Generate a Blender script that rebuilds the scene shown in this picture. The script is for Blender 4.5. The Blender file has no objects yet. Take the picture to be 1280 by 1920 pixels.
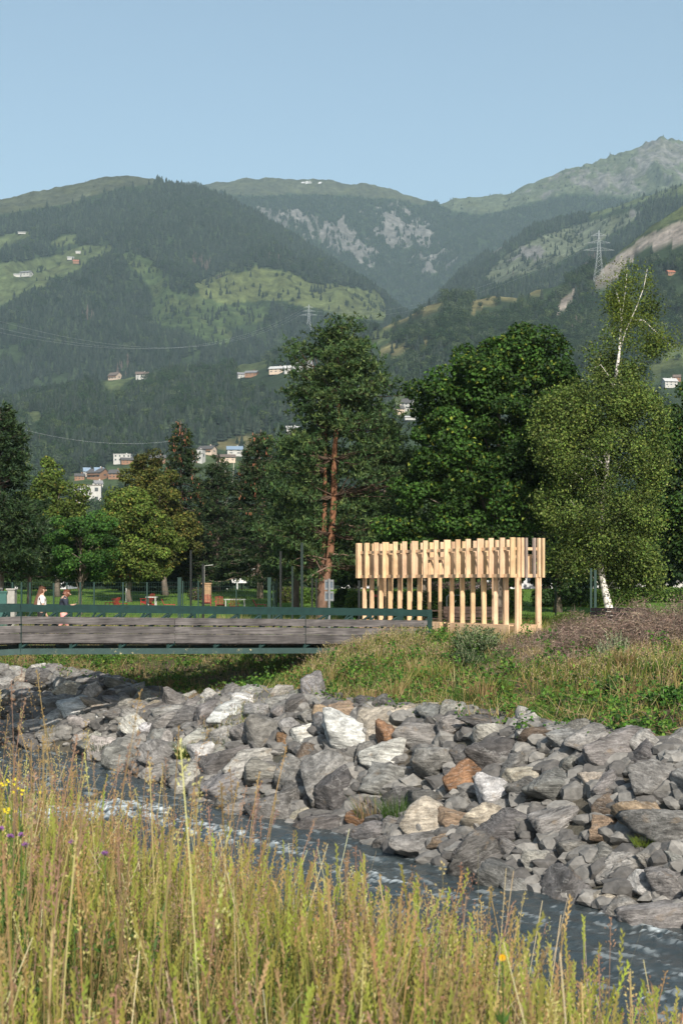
import bpy, math, random
import numpy as np
from mathutils import Vector, Matrix
rng = np.random.default_rng(7)
random.seed(7)
sc = bpy.context.scene
col = sc.collection
R = math.radians

# ------------------------------------------------------------------ camera, sky, sun, exposure
F = 2667.0            # focal length in pixels of a 1280 x 1920 picture
HY = 1092.0           # picture row of the horizon
CZ = 1.85             # eye height above the bridge deck
cam = bpy.data.cameras.new("camera")
cam.sensor_fit = 'VERTICAL'
cam.sensor_height = 36.0
cam.sensor_width = 24.0
cam.lens = 50.0
cam.shift_y = (HY - 960.0) / 1920.0
cam.clip_start = 0.1
cam.clip_end = 30000
cam.dof.use_dof = True
cam.dof.focus_distance = 40.0
cam.dof.aperture_fstop = 9.0
camo = bpy.data.objects.new("camera", cam)
camo.location = (0, 0, CZ)
camo.rotation_euler = (R(90), 0, 0)
col.objects.link(camo)
sc.camera = camo

SUN_EL = 35.0
SUN_AZ = 13.0          # degrees to the right of straight behind the camera
sun_vec = Vector((math.sin(R(SUN_AZ)) * math.cos(R(SUN_EL)), -math.cos(R(SUN_AZ)) * math.cos(R(SUN_EL)), math.sin(R(SUN_EL))))
w = bpy.data.worlds.new("World")
sc.world = w
w.use_nodes = True
nt = w.node_tree
bg = nt.nodes["Background"]
sky = nt.nodes.new("ShaderNodeTexSky")
sky.sky_type = 'NISHITA'
sky.sun_disc = False
sky.sun_elevation = R(SUN_EL)
sky.sun_rotation = R(180 - SUN_AZ)
sky.altitude = 800
sky.air_density = 1.0
sky.dust_density = 2.6
sky.ozone_density = 0.2
gm = nt.nodes.new("ShaderNodeMix"); gm.data_type = 'RGBA'; gm.blend_type = 'MULTIPLY'; gm.inputs[0].default_value = 1.0
gm.inputs[7].default_value = (0.99, 1.02, 0.955, 1)      # the day's slightly cyan air
nt.links.new(sky.outputs[0], gm.inputs[6]); nt.links.new(gm.outputs[2], bg.inputs[0])
bg.inputs[1].default_value = 0.122
sl = bpy.data.lights.new("sun", 'SUN')
sl.energy = 5.0
sl.angle = R(0.6)
sl.color = (1.0, 0.93, 0.82)
so = bpy.data.objects.new("sun", sl)
so.rotation_euler = sun_vec.to_track_quat('Z', 'Y').to_euler()
col.objects.link(so)
sc.view_settings.view_transform = 'Standard'
sc.view_settings.look = 'None'
sc.view_settings.exposure = 0.53
sc.view_settings.gamma = 1.0
sc.cycles.use_denoising = True
sc.cycles.max_bounces = 6
sc.cycles.diffuse_bounces = 2
sc.cycles.glossy_bounces = 2
sc.cycles.transmission_bounces = 3
sc.cycles.volume_bounces = 0
sc.cycles.transparent_max_bounces = 6
sc.cycles.sample_clamp_indirect = 4.0

# ------------------------------------------------------------------ helpers
def wx(px, Y): return (px - 640.0) / F * Y
def wz(py, Y): return CZ + (HY - py) / F * Y
def at(px, py, Y): return Vector((wx(px, Y), Y, wz(py, Y)))

_perm = rng.permutation(512)
_perm = np.concatenate([_perm, _perm, _perm])
_grad = rng.normal(size=(512, 2)); _grad /= np.linalg.norm(_grad, axis=1)[:, None]
def noise(x, y):
    x = np.asarray(x, float); y = np.asarray(y, float)
    xi = np.floor(x).astype(int); yi = np.floor(y).astype(int)
    xf = x - xi; yf = y - yi
    u = xf * xf * (3 - 2 * xf); v = yf * yf * (3 - 2 * yf)
    def g(ix, iy, dx, dy):
        h = _perm[(_perm[ix & 511] + iy) & 511]
        return _grad[h, 0] * dx + _grad[h, 1] * dy
    a = g(xi, yi, xf, yf); b = g(xi + 1, yi, xf - 1, yf)
    c = g(xi, yi + 1, xf, yf - 1); d = g(xi + 1, yi + 1, xf - 1, yf - 1)
    return (a * (1 - u) + b * u) * (1 - v) + (c * (1 - u) + d * u) * v
def fbm(x, y, o=4, gain=0.5):
    s = 0; a = 1.0
    for k in range(o):
        s = s + a * noise(x * 2 ** k + 17.3 * k, y * 2 ** k - 9.1 * k); a *= gain
    return s
def sstep(a, b, x):
    t = np.clip((x - a) / (b - a), 0, 1); return t * t * (3 - 2 * t)

def tag(o, label=None, cat=None, group=None, kind=None):
    if label: o["label"] = label
    if cat: o["category"] = cat
    if group: o["group"] = group
    if kind: o["kind"] = kind
    return o
def empty(name, loc, label, cat, group=None, rz=0):
    o = bpy.data.objects.new(name, None); col.objects.link(o)
    o.location = loc; o.rotation_euler = (0, 0, rz); o.empty_display_size = 0.2
    return tag(o, label, cat, group)
def copy_tree(o, parent=None):
    c = o.copy(); col.objects.link(c)
    if parent is not None:
        c.parent = parent; c.matrix_parent_inverse = o.matrix_parent_inverse.copy()
    for ch in list(o.children): copy_tree(ch, c)
    return c

class MB:
    """collects geometry and links it as one mesh"""
    def __init__(s): s.V = []; s.F = []; s.C = []; s.n = 0
    def add(s, V, Fs, c=None):
        V = np.asarray(V, float).reshape(-1, 3)
        if not isinstance(Fs, list): Fs = [Fs]
        for f in Fs:
            f = np.asarray(f, int)
            if f.ndim == 1: f = f[None]
            s.F.append(f + s.n)
        s.V.append(V); s.n += len(V)
        if c is None: c = np.ones((len(V), 3))
        c = np.asarray(c, float)
        if c.ndim == 1: c = np.tile(c, (len(V), 1))
        s.C.append(c)
        return s
    def box(s, c, size, rot=None, col_=None):
        x, y, z = [v / 2 for v in size]
        V = np.array([[-x,-y,-z],[x,-y,-z],[x,y,-z],[-x,y,-z],[-x,-y,z],[x,-y,z],[x,y,z],[-x,y,z]])
        if rot is not None: V = V @ np.array(rot).T
        V = V + np.array(c)
        return s.add(V, np.array([[0,3,2,1],[4,5,6,7],[0,1,5,4],[1,2,6,5],[2,3,7,6],[3,0,4,7]]), col_)
    def bar(s, p, q, w_, h_, up=(0, 0, 1), col_=None):
        p = np.array(p, float); q = np.array(q, float); d = q - p; L = np.linalg.norm(d); d /= L
        up = np.array(up, float); sd = np.cross(d, up); sd /= np.linalg.norm(sd); u = np.cross(sd, d)
        return s.box((p + q) / 2, (L, w_, h_), np.stack([d, sd, u], 1), col_)
    def tube(s, P, r, n=8, col_=None, cap=True):
        P = np.asarray(P, float); m = len(P); r = np.broadcast_to(np.asarray(r, float), (m,))
        T = np.gradient(P, axis=0); T /= np.linalg.norm(T, axis=1)[:, None] + 1e-9
        ref = np.array([0, 0, 1.0]) if abs(T[0, 2]) < 0.9 else np.array([1.0, 0, 0])
        a = np.cross(T, ref); a /= np.linalg.norm(a, axis=1)[:, None] + 1e-9
        b = np.cross(T, a)
        th = np.arange(n) * 2 * math.pi / n
        V = P[:, None] + r[:, None, None] * (np.cos(th)[None, :, None] * a[:, None] + np.sin(th)[None, :, None] * b[:, None])
        i = np.arange(m - 1)[:, None] * n; j = np.arange(n)[None]
        f = np.stack([i + j, i + (j + 1) % n, i + n + (j + 1) % n, i + n + j], -1).reshape(-1, 4)
        Fs = [f]
        if cap: Fs += [np.arange(n)[::-1], (m - 1) * n + np.arange(n)]
        return s.add(V.reshape(-1, 3), Fs, col_)
    def build(s, name, mat, parent=None, smooth=False, origin=None):
        V = np.concatenate(s.V)
        if origin is None and parent is not None: origin = parent.matrix_world.translation if parent.parent else parent.location
        if origin is not None: V = V - np.array(origin)
        me = bpy.data.meshes.new(name)
        sizes = []; idx = []
        for f in s.F:
            sizes.append(np.full(len(f), f.shape[1])); idx.append(f.ravel())
        sizes = np.concatenate(sizes); idx = np.concatenate(idx)
        me.vertices.add(len(V)); me.vertices.foreach_set("co", V.astype(np.float32).ravel())
        me.loops.add(len(idx)); me.loops.foreach_set("vertex_index", idx.astype(np.int32))
        me.polygons.add(len(sizes))
        st = np.concatenate([[0], np.cumsum(sizes)[:-1]])
        me.polygons.foreach_set("loop_start", st.astype(np.int32))
        me.polygons.foreach_set("loop_total", sizes.astype(np.int32))
        me.polygons.foreach_set("use_smooth", np.full(len(sizes), smooth))
        me.update(calc_edges=True)
        at_ = me.attributes.new("tint", 'FLOAT_COLOR', 'POINT')
        C = np.concatenate(s.C); C = np.concatenate([C, np.ones((len(C), 1))], 1)
        at_.data.foreach_set("color", C.astype(np.float32).ravel())
        me.materials.append(mat)
        o = bpy.data.objects.new(name, me); col.objects.link(o)
        if parent is not None:
            o.parent = parent
        elif origin is not None: o.location = tuple(origin)
        return o

def unit(v): return v / (np.linalg.norm(v, axis=-1, keepdims=True) + 1e-9)
def rdir(n): return unit(rng.normal(size=(n, 3)))
def leaf_geo(mb, P, size, nrm, tint, aspect=0.6, fold=0.15):
    """diamond leaves: P centres, size lengths, nrm normals"""
    n = len(P); size = np.broadcast_to(np.asarray(size, float), (n,))[:, None]
    nrm = unit(nrm); t = unit(np.cross(nrm, rdir(n))); b = np.cross(nrm, t)
    V = np.stack([P - t * size / 2, P + b * size * aspect / 2 + nrm * size * fold, P + t * size / 2, P - b * size * aspect / 2 + nrm * size * fold], 1)
    mb.add(V.reshape(-1, 3), np.arange(n * 4).reshape(n, 4), np.repeat(tint, 4, axis=0))
def dir_leaf(mb, P, D, L, W, tint, nrm=None):
    """thin diamonds starting at P running along D"""
    n = len(P); D = unit(D); L = np.broadcast_to(np.asarray(L, float), (n,))[:, None]; W = np.broadcast_to(np.asarray(W, float), (n,))[:, None]
    s_ = unit(np.cross(D, rdir(n) if nrm is None else nrm))
    V = np.stack([P, P + D * L * 0.45 + s_ * W / 2, P + D * L, P + D * L * 0.45 - s_ * W / 2], 1)
    mb.add(V.reshape(-1, 3), np.arange(n * 4).reshape(n, 4), np.repeat(tint, 4, axis=0))
def blades(mb, B, H, lean, W, seg, tint0, tint1, curve=1.8, taper=True):
    """grass blades: bases B, heights H, lean (n,2) horizontal offset of the tip"""
    n = len(B); t = np.linspace(0, 1, seg + 1)
    lean = np.asarray(lean); H = np.broadcast_to(H, (n,)); W = np.broadcast_to(W, (n,))
    px_ = B[:, None, 0] + lean[:, None, 0] * t[None] ** curve
    py_ = B[:, None, 1] + lean[:, None, 1] * t[None] ** curve
    L2 = (lean ** 2).sum(1)
    hz_ = np.sqrt(np.maximum(H ** 2 - L2, (0.3 * H) ** 2))
    pz_ = B[:, None, 2] + hz_[:, None] * t[None]
    a = rng.uniform(0, math.pi, n); sd = np.stack([np.cos(a), 0.35 * np.sin(a), 0 * a], 1)
    ww = W[:, None] * (np.maximum(1 - t[None] ** 2, 0.08) if taper else np.ones_like(t)[None])
    P = np.stack([px_, py_, pz_], -1)
    V = np.stack([P - sd[:, None] * ww[..., None] / 2, P + sd[:, None] * ww[..., None] / 2], 2)
    k = (seg + 1) * 2
    i = np.arange(seg) * 2
    f = np.stack([i, i + 1, i + 3, i + 2], -1)
    Fs = (np.arange(n)[:, None, None] * k + f[None]).reshape(-1, 4)
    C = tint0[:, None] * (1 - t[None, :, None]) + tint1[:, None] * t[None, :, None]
    mb.add(V.reshape(-1, 3), Fs, np.repeat(C.reshape(-1, 3), 2, axis=0))
    return P[:, -1], unit(P[:, -1] - P[:, -2])
def vary(base, n, v=0.2, hue=0.06):
    base = np.asarray(base, float)
    return np.clip(base[None] * (1 + rng.normal(size=(n, 1)) * v) * (1 + rng.normal(size=(n, 3)) * hue), 0.003, 1)
def mixcols(cols, weights, n, v=0.15):
    cols = np.asarray(cols, float); k = rng.choice(len(cols), n, p=np.asarray(weights) / np.sum(weights))
    return np.clip(cols[k] * (1 + rng.normal(size=(n, 1)) * v) * (1 + rng.normal(size=(n, 3)) * 0.05), 0.003, 1)

# ------------------------------------------------------------------ materials
def new_mat(name):
    m = bpy.data.materials.new(name); m.use_nodes = True
    return m, m.node_tree, m.node_tree.nodes["Principled BSDF"]
def N(nt_, typ, **kw):
    n = nt_.nodes.new(typ)
    for k, v in kw.items(): setattr(n, k, v)
    return n
def mix(nt_, fac, a, b, bt='MIX'):
    m = N(nt_, "ShaderNodeMix", data_type='RGBA', blend_type=bt)
    for s_, v in ((m.inputs[0], fac), (m.inputs[6], a), (m.inputs[7], b)):
        if hasattr(v, "links"): nt_.links.new(v, s_)
        elif isinstance(v, (tuple, list)): s_.default_value = (*v, 1) if len(v) == 3 else v
        else: s_.default_value = v
    return m.outputs[2]
def noise_tex(nt_, scale, detail=6, rough=0.6, coord='Object', stretch=None, off=None):
    tc = N(nt_, "ShaderNodeTexCoord"); src = tc.outputs[coord]
    if stretch is not None or off is not None:
        mp = N(nt_, "ShaderNodeMapping"); nt_.links.new(src, mp.inputs[0])
        if stretch is not None: mp.inputs[3].default_value = stretch
        if off is not None: nt_.links.new(off, mp.inputs[1])
        src = mp.outputs[0]
    n = N(nt_, "ShaderNodeTexNoise"); nt_.links.new(src, n.inputs["Vector"])
    n.inputs["Scale"].default_value = scale; n.inputs["Detail"].default_value = detail; n.inputs["Roughness"].default_value = rough
    return n.outputs[0]
def ramp(nt_, src, stops):
    r = N(nt_, "ShaderNodeValToRGB"); nt_.links.new(src, r.inputs[0])
    while len(r.color_ramp.elements) < len(stops): r.color_ramp.elements.new(0.5)
    for e, (p, c) in zip(r.color_ramp.elements, stops):
        e.position = p; e.color = (c, c, c, 1) if isinstance(c, (int, float)) else (*c, 1)
    return r.outputs[0]
def bump(nt_, b, src, strength, dist=0.02):
    n = N(nt_, "ShaderNodeBump"); nt_.links.new(src, n.inputs["Height"])
    n.inputs["Strength"].default_value = strength; n.inputs["Distance"].default_value = dist
    nt_.links.new(n.outputs[0], b.inputs["Normal"]); return n
def pm(name, c, rough=0.7, var=0.25, scale=3.0, stretch=None, bmp=0.3, bd=0.01, metal=0.0, tint=False, spec=0.4, detail=6):
    m, t, b = new_mat(name)
    ns = noise_tex(t, scale, detail=detail, stretch=stretch)
    c = np.array(c)
    base = mix(t, ramp(t, ns, [(0.3, 0.0), (0.7, 1.0)]), tuple(c * (1 - var)), tuple(np.minimum(c * (1 + var), 1)))
    if tint:
        a = N(t, "ShaderNodeAttribute", attribute_name="tint")
        base = mix(t, 1.0, base, a.outputs[0], 'MULTIPLY')
    t.links.new(base, b.inputs["Base Color"])
    b.inputs["Roughness"].default_value = rough; b.inputs["Metallic"].default_value = metal
    b.inputs["Specular IOR Level"].default_value = spec
    if bmp: bump(t, b, ns, bmp, bd)
    return m
def leaf_mat(name, trans=0.35, rough=0.55, spec=0.3):
    """colour comes from each leaf's own tint"""
    m, t, b = new_mat(name)
    a = N(t, "ShaderNodeAttribute", attribute_name="tint")
    lc = mix(t, 1.0, a.outputs[0], (0.74, 0.76, 0.72), 'MULTIPLY')
    t.links.new(lc, b.inputs["Base Color"])
    b.inputs["Roughness"].default_value = rough; b.inputs["Specular IOR Level"].default_value = spec
    tr = N(t, "ShaderNodeBsdfTranslucent")
    t.links.new(mix(t, 1.0, lc, (1.3, 1.35, 0.8), 'MULTIPLY'), tr.inputs[0])
    ms = N(t, "ShaderNodeMixShader"); ms.inputs[0].default_value = trans
    t.links.new(b.outputs[0], ms.inputs[1]); t.links.new(tr.outputs[0], ms.inputs[2])
    t.links.new(ms.outputs[0], t.nodes["Material Output"].inputs[0])
    return m
M_LEAF = leaf_mat("leaf", 0.14, 0.6, 0.16)
M_NEEDLE = leaf_mat("needle", 0.12, 0.6, 0.2)
M_GRASS = leaf_mat("grass_blade", 0.12, 0.7, 0.12)
M_TWIG = leaf_mat("dry_twig", 0.05, 0.8, 0.1)
# ------------------------------------------------------------------ terrain functions
P_FAR = np.array([(-90,50),(-60,50),(-25,49),(-12,47.5),(-8.5,45),(-6.8,41.5),(-3.6,35.5),(0,30.9),(1.28,28.5),(3.06,25.5),(4.3,23.4),(5.5,21.9),(9,15.5),(16,4),(26,-14)], float)
P_NEAR = np.array([(-90,38),(-60,38),(-25,37),(-12,31.5),(0,14.3),(6,5.4),(12,-3.5),(19,-14)], float)
def sdist(X, Y, P):
    """signed distance to a polyline, positive on its left-hand / upper side"""
    X = np.asarray(X, float); Y = np.asarray(Y, float)
    best = np.full(X.shape, 1e9); sg = np.ones(X.shape)
    for (x0, y0), (x1, y1) in zip(P[:-1], P[1:]):
        dx, dy = x1 - x0, y1 - y0; L2 = dx * dx + dy * dy
        t = np.clip(((X - x0) * dx + (Y - y0) * dy) / L2, 0, 1)
        d = np.hypot(X - x0 - t * dx, Y - y0 - t * dy)
        cr = dx * (Y - y0) - dy * (X - x0)
        m = d < best
        best = np.where(m, d, best); sg = np.where(m, np.sign(cr), sg)
    return best * sg
WATER = -3.6
def ground_z(X, Y, s=None, u=None, rough=True):
    X = np.asarray(X, float); Y = np.asarray(Y, float)
    s = sdist(X, Y, P_FAR); u = -sdist(X, Y, P_NEAR)
    s = s + 0.5 * noise(X * 0.35, Y * 0.35)
    zf = np.interp(s, [-3, 0, 3.4, 9.5, 11.5, 13, 400], [-4.6, -3.75, -1.4, -0.55, -0.1, 0, 0])
    zf = zf + np.where(s > 11, 1.3 * sstep(60, 106, Y), 0)
    zn = np.interp(u, [-3, 0, 4.3, 5.6, 400], [-4.6, -3.75, -0.30, 0.04, 0.18])
    z = np.maximum(zf, zn)
    for bx, by, br, bh in ((1.5, 45.2, 1.5, 0.42), (0.4, 43.0, 1.6, 0.30), (7.6, 36.0, 1.6, 0.30), (5.2, 37.5, 1.4, 0.2), (-3.3, 46.6, 3.2, -0.80), (-6.5, 48.5, 3.0, -0.35)):
        z = z + bh * np.exp(-((X - bx) ** 2 + (Y - by) ** 2) / br ** 2) * sstep(1.5, 3.2, s)
    if rough: z = z + (0.09 + 0.10 * sstep(3, 5, s)) * fbm(X * 0.7, Y * 0.7, 3) * (1 - sstep(11, 15, s))
    return z
def hit_ground(px, py):
    """where the picture ray through px, py meets the near ground"""
    Y = np.linspace(3, 115, 6000); X = wx(px, Y); z = wz(py, Y)
    g = ground_z(X, Y); i = np.argmax((z <= g) & (Y > 14))
    return np.array([X[i], Y[i], g[i]])

# mountains: crest rows in the picture give real crest heights at real distances
def crest(pts): 
    a = np.array(pts, float); return lambda p: np.interp(p, a[:, 0], a[:, 1])
yA = crest([(-500,760),(0,742),(100,725),(200,700),(300,692),(400,684),(470,672),(560,640),(620,622),(700,603),(760,582),(830,550),(900,543),(1000,530),(1080,505),(1140,476),(1210,420),(1280,378),(1500,330),(1800,300)])
yB = crest([(-500,470),(-100,400),(0,378),(60,363),(140,346),(240,335),(330,341),(400,353),(440,370),(500,403),(560,440),(620,480),(680,523),(730,562),(775,588),(820,548),(860,505),(920,470),(960,452),(1000,430),(1050,412),(1100,398),(1150,384),(1200,366),(1280,342),(1500,300),(1800,290)])
yC = crest([(-500,520),(0,420),(250,370),(330,352),(380,346),(430,341),(480,338),(560,336),(640,341),(700,347),(740,355),(790,371),(820,376),(860,371),(900,368),(950,364),(1000,345),(1040,328),(1080,314),(1120,302),(1160,288),(1200,274),(1225,262),(1240,253),(1252,256),(1280,262),(1330,280),(1500,330),(1800,380)])
yV = crest([(-500,950),(0,930),(500,925),(700,940),(1280,930),(1800,930)])
A_ = np.linspace(-0.46, 0.46, 920)
D_ = np.concatenate([np.geomspace(112, 1500, 170), np.linspace(1506, 3300, 260)[1:], np.linspace(3306, 5400, 260), np.geomspace(5460, 9000, 24)])
def build_profile():
    PX = 640 + F * A_
    Z = np.zeros((len(D_), len(A_)))
    g = lambda y, D: CZ + (HY - y) / F * D
    for j, p in enumerate(PX):
        dA = 1500 + 60 * math.sin(p / 170.0); dB = 3200 + 80 * math.sin(p / 210.0); dC = 4900
        zA = g(yA(p) + 13, dA); zB = g(yB(p) + float(np.interp(p, [285, 330], [0, 10])), dB); zC = g(yC(p), dC)
        # convex shoulders: mid points lie above the straight line
        kD = [112, 450, 950, dA, dA + 280, (dA + 280 + dB) / 2, dB, dB + 400, (dB + 400 + dC) / 2 , dC, 9000]
        z0 = zA - 30; zb0 = zB - 180
        kz = [1.1, g(1064, 450), g(yV(p), 950), zA, z0, z0 + (zB - z0) * 0.49, zB, zb0, zb0 + (zC - zb0) * 0.47, zC, zC - 1200]
        Z[:, j] = np.interp(D_, kD, kz)
    DD = D_[:, None] * np.ones_like(A_)[None]; XX = D_[:, None] * A_[None]
    wA = 1 - np.exp(-((DD - 1500) / 200) ** 2) * 0.85
    wB = 1 - np.exp(-((DD - 3200) / 350) ** 2) * 0.9
    wC = 1 - np.exp(-((DD - 4900) / 420) ** 2) * 0.9
    start = sstep(115, 800, DD)
    n1 = fbm(XX / 420 + 3, DD / 700 + 5, 5, 0.55)
    rid = 1 - 2 * np.abs(fbm(XX / 330 + 1.7, DD / 900 + 0.3, 4, 0.5))
    amp = np.interp(DD, [115, 900, 1500, 2600, 4200, 7000], [0, 12, 34, 100, 160, 160])
    Z = Z + start * wA * wB * wC * amp * (n1 * 0.7 + (rid - 0.5) * 0.75)
    fine = fbm(XX / 45, DD / 60, 3, 0.55)
    Z = Z + start * np.interp(DD, [115, 1500, 3300, 4900], [0, 3, 6, 8]) * fine
    Z = Z + np.exp(-((DD - 4900) / 400) ** 2) * (np.interp(640 + F * A_, [980, 1180, 1800], [0.0, 1.0, 1.0])[None] * 20 * np.abs(fbm(XX / 70, DD / 120, 4, 0.6)))
    return XX, DD, Z
HX, HD, HZ = build_profile()
def hill_z(X, Y):
    a = np.asarray(X) / np.asarray(Y)
    i = np.clip(np.searchsorted(D_, Y) - 1, 0, len(D_) - 2); fi = np.clip((Y - D_[i]) / (D_[i + 1] - D_[i]), 0, 1)
    ja = np.clip((a - A_[0]) / (A_[1] - A_[0]), 0, len(A_) - 1.001); j = ja.astype(int); fj = ja - j
    return (HZ[i, j] * (1 - fi) + HZ[i + 1, j] * fi) * (1 - fj) + (HZ[i, j + 1] * (1 - fi) + HZ[i + 1, j + 1] * fi) * fj
def hit_hill(px, py, dmin=300):
    Y = np.geomspace(dmin, 8000, 5000); X = wx(px, Y); z = wz(py, Y)
    g = hill_z(X, Y); i = np.argmax(g >= z)
    return np.array([X[i], Y[i], g[i]])

def inside(px, py, poly):
    poly = np.array(poly, float); c = np.zeros(px.shape, bool)
    x0, y0 = poly[-1]
    for x1, y1 in poly:
        k = ((y1 > py) != (y0 > py)) & (px < (x0 - x1) * (py - y1) / ((y0 - y1) + 1e-9) + x1)
        c ^= k; x0, y0 = x1, y1
    return c
# land cover: (distance range, outline, type, forest density left in it)
COVER = [
 ('B', [(-600,390),(-100,365),(0,350),(140,315),(240,305),(300,315),(285,347),(220,352),(180,366),(120,384),(60,392),(0,402),(-100,420),(-600,470)], 'alp', 0.012),
 ('B', [(-500,440),(0,445),(30,437),(62,433),(60,440),(30,455),(0,464),(-500,500)], 'meadow', 0.1),
 ('B', [(-500,520),(0,495),(60,487),(100,481),(125,470),(160,460),(215,461),(212,470),(175,482),(158,494),(155,503),(130,510),(118,521),(92,521),(84,538),(50,544),(30,560),(0,572),(-500,600)], 'meadow', 0.015),
 ('B', [(95,455),(125,442),(150,440),(140,455),(110,465)], 'meadow', 0.1),
 ('B', [(225,472),(262,480),(305,505),(325,550),(355,572),(405,600),(440,628),(425,648),(390,640),(340,612),(300,612),(280,590),(292,562),(272,522),(250,500)], 'scrub', 0.20),
 ('B', [(366,530),(400,518),(432,507),(450,513),(480,500),(545,512),(580,530),(640,535),(700,545),(722,566),(724,602),(690,600),(640,592),(600,578),(560,572),(520,562),(470,564),(400,575),(378,556)], 'bright', 0.07),
 ('B', [(330,545),(420,570),(500,575),(500,600),(440,615),(380,600)], 'scrub', 0.22),
 ('C', [(350,320),(430,310),(560,305),(640,310),(720,322),(790,345),(815,374),(790,384),(740,372),(700,370),(640,366),(560,362),(500,366),(440,366),(395,356)], 'alp', 0.02),
 ('C', [(812,350),(880,345),(945,340),(1000,320),(1080,290),(1160,280),(1240,245),(1300,250),(1900,330),(1900,400),(1300,345),(1180,372),(1120,366),(1060,362),(1000,378),(950,392),(900,402),(850,394),(825,385)], 'alprock', 0.03),
 ('B', [(905,520),(950,478),(1010,445),(1055,428),(1100,418),(1140,408),(1185,396),(1200,404),(1160,430),(1120,452),(1080,472),(1030,498),(980,515),(930,532)], 'stony', 0.12),
 ('B', [(1095,398),(1150,380),(1200,362),(1290,338),(1800,280),(1800,330),(1290,362),(1210,376),(1150,394),(1110,408)], 'meadow', 0.05),
 ('B', [(915,470),(935,432),(955,425),(968,412),(985,420),(975,438),(945,452),(930,478)], 'scrub', 0.2),
 ('A', [(1128,498),(1160,462),(1212,420),(1285,374),(1700,320),(1700,360),(1285,408),(1235,428),(1190,452),(1150,488),(1135,505)], 'meadow', 0.02),
 ('A', [(1108,530),(1128,502),(1150,486),(1190,455),(1235,430),(1285,410),(1700,360),(1700,400),(1285,462),(1240,458),(1205,470),(1175,492),(1160,516),(1135,536)], 'scar', 0.0),
 ('A', [(706,612),(735,592),(770,580),(828,562),(836,574),(800,588),(760,600),(720,616)], 'hay', 0.03),
 ('A', [(880,582),(884,566),(930,552),(1000,532),(1055,512),(1064,522),(1010,545),(960,560),(905,574),(890,586)], 'hay', 0.03),
 ('A', [(700,668),(735,646),(812,640),(806,648),(760,652),(725,668),(706,676)], 'hay', 0.03),
 ('A', [(690,640),(700,622),(735,612),(740,630),(715,645)], 'meadow', 0.1),
 ('A', [(1205,700),(1230,668),(1290,640),(1700,600),(1700,640),(1290,680),(1230,704)], 'meadow', 0.03),
 ('A', [(1040,588),(1052,562),(1072,540),(1082,543),(1066,562),(1052,590)], 'scar', 0.0),
 ('A', [(436,700),(446,684),(480,668),(504,660),(502,690),(470,700)], 'meadow', 0.0),
 ('A', [(183,700),(205,690),(262,690),(285,697),(250,708),(232,722),(208,736),(195,716)], 'meadow', 0.0),
 ('A', [(395,832),(440,822),(480,812),(520,818),(500,836),(430,846)], 'hay', 0.1),
 ('A', [(36,775),(70,772),(92,782),(60,790)], 'meadow', 0.0),
 ('A', [(68,832),(90,826),(104,836),(80,842)], 'meadow', 0.0),
 ('A', [(736,745),(775,742),(790,765),(785,785),(745,778)], 'meadow', 0.0),
 ('A', [(115,888),(220,880),(300,860),(470,850),(470,905),(300,915),(210,960),(120,950)], 'scrub', 0.35),
]
KIND_COL = {'alp': (0.072,0.080,0.050), 'meadow': (0.092,0.118,0.05), 'scrub': (0.06,0.09,0.035), 'bright': (0.108,0.130,0.05), 'alprock': (0.10,0.12,0.075),
            'stony': (0.13,0.15,0.10), 'scar': (0.30,0.26,0.23), 'hay': (0.185,0.165,0.08)}
def layer(Y): return np.where(Y < 1640, 0, np.where(Y < 3420, 1, 2))
def cover(X, Y, Z):
    """0..n index of the land cover at terrain points; -1 forest"""
    px = 640 + F * X / Y; py = HY - (Z - CZ) * F / Y
    jx = 5 * fbm(X / (Y * 0.012) , Y / (Y * 0 + 55.0), 3); jy = 4 * fbm(X / (Y * 0.011) + 9, Y / 70.0, 3)
    out = np.full(X.shape, -1)
    ly = layer(Y)
    for k, (L, poly, kind, dens) in enumerate(COVER):
        m = ly == 'ABC'.index(L)
        out = np.where(m & inside(px + jx, py + jy, poly), k, out)
    return out
CV = cover(HX, HD, HZ)
base = np.zeros(HX.shape + (3,)) + np.array([0.035, 0.055, 0.026])
for k, (L, poly, kind, dens) in enumerate(COVER):
    base[CV == k] = KIND_COL[kind]
# bare rock: steep parts of the far wall, the stony slopes and the summit
rk = 0.8 * fbm(HX / 120 + 4, HD / 190, 6, 0.72) + 0.45 * fbm(HX / 20, HD / 60 + 3, 4, 0.7)
pxg = 640 + F * HX / HD; pyg = HY - (HZ - CZ) * F / HD
def blob(cx, cy, rx, ry): return np.exp(-(((pxg - cx) / rx) ** 2 + ((pyg - cy) / ry) ** 2))
ly = layer(HD)
rm = np.where(ly == 2, 0.44 * blob(640,445,60,28) + 0.42 * blob(490,405,45,18) + 0.52 * blob(748,390,36,34) + 0.45 * blob(810,460,40,30) + 0.42 * blob(600,430,120,50) + 0.40 * blob(760,470,90,40)
              + 0.9 * blob(1250,285,60,34) + 0.55 * blob(1130,330,110,30) + 0.4 * blob(1000,362,40,12), 0)
rm = rm + np.where(ly == 1, 0.8 * blob(1000,470,50,22) + 0.75 * blob(1105,437,30,14) + 0.6 * blob(1190,400,12,9) + 0.7 * blob(935,440,22,26) + 0.35 * blob(330,345,12,8) , 0)
rockm = sstep(0.31, 0.38, rm * 0.75 + rk * 0.62)
rockm = np.where(rm < 0.12, 0, rockm)
rock_col = np.array([0.165, 0.16, 0.155]) * (1 + 0.35 * fbm(HX / 25, HD / 30, 3))[..., None]
base = base * (1 - rockm[..., None]) + rock_col * rockm[..., None]
snow = (ly == 2) & (np.maximum(blob(576, 342, 11, 2.6), blob(600, 343, 3.5, 1.8)) + 0.25 * fbm(HX / 14, HD / 30, 2) > 0.5) & (HD < 4930)
base[snow] = (0.85, 0.87, 0.9)
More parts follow.
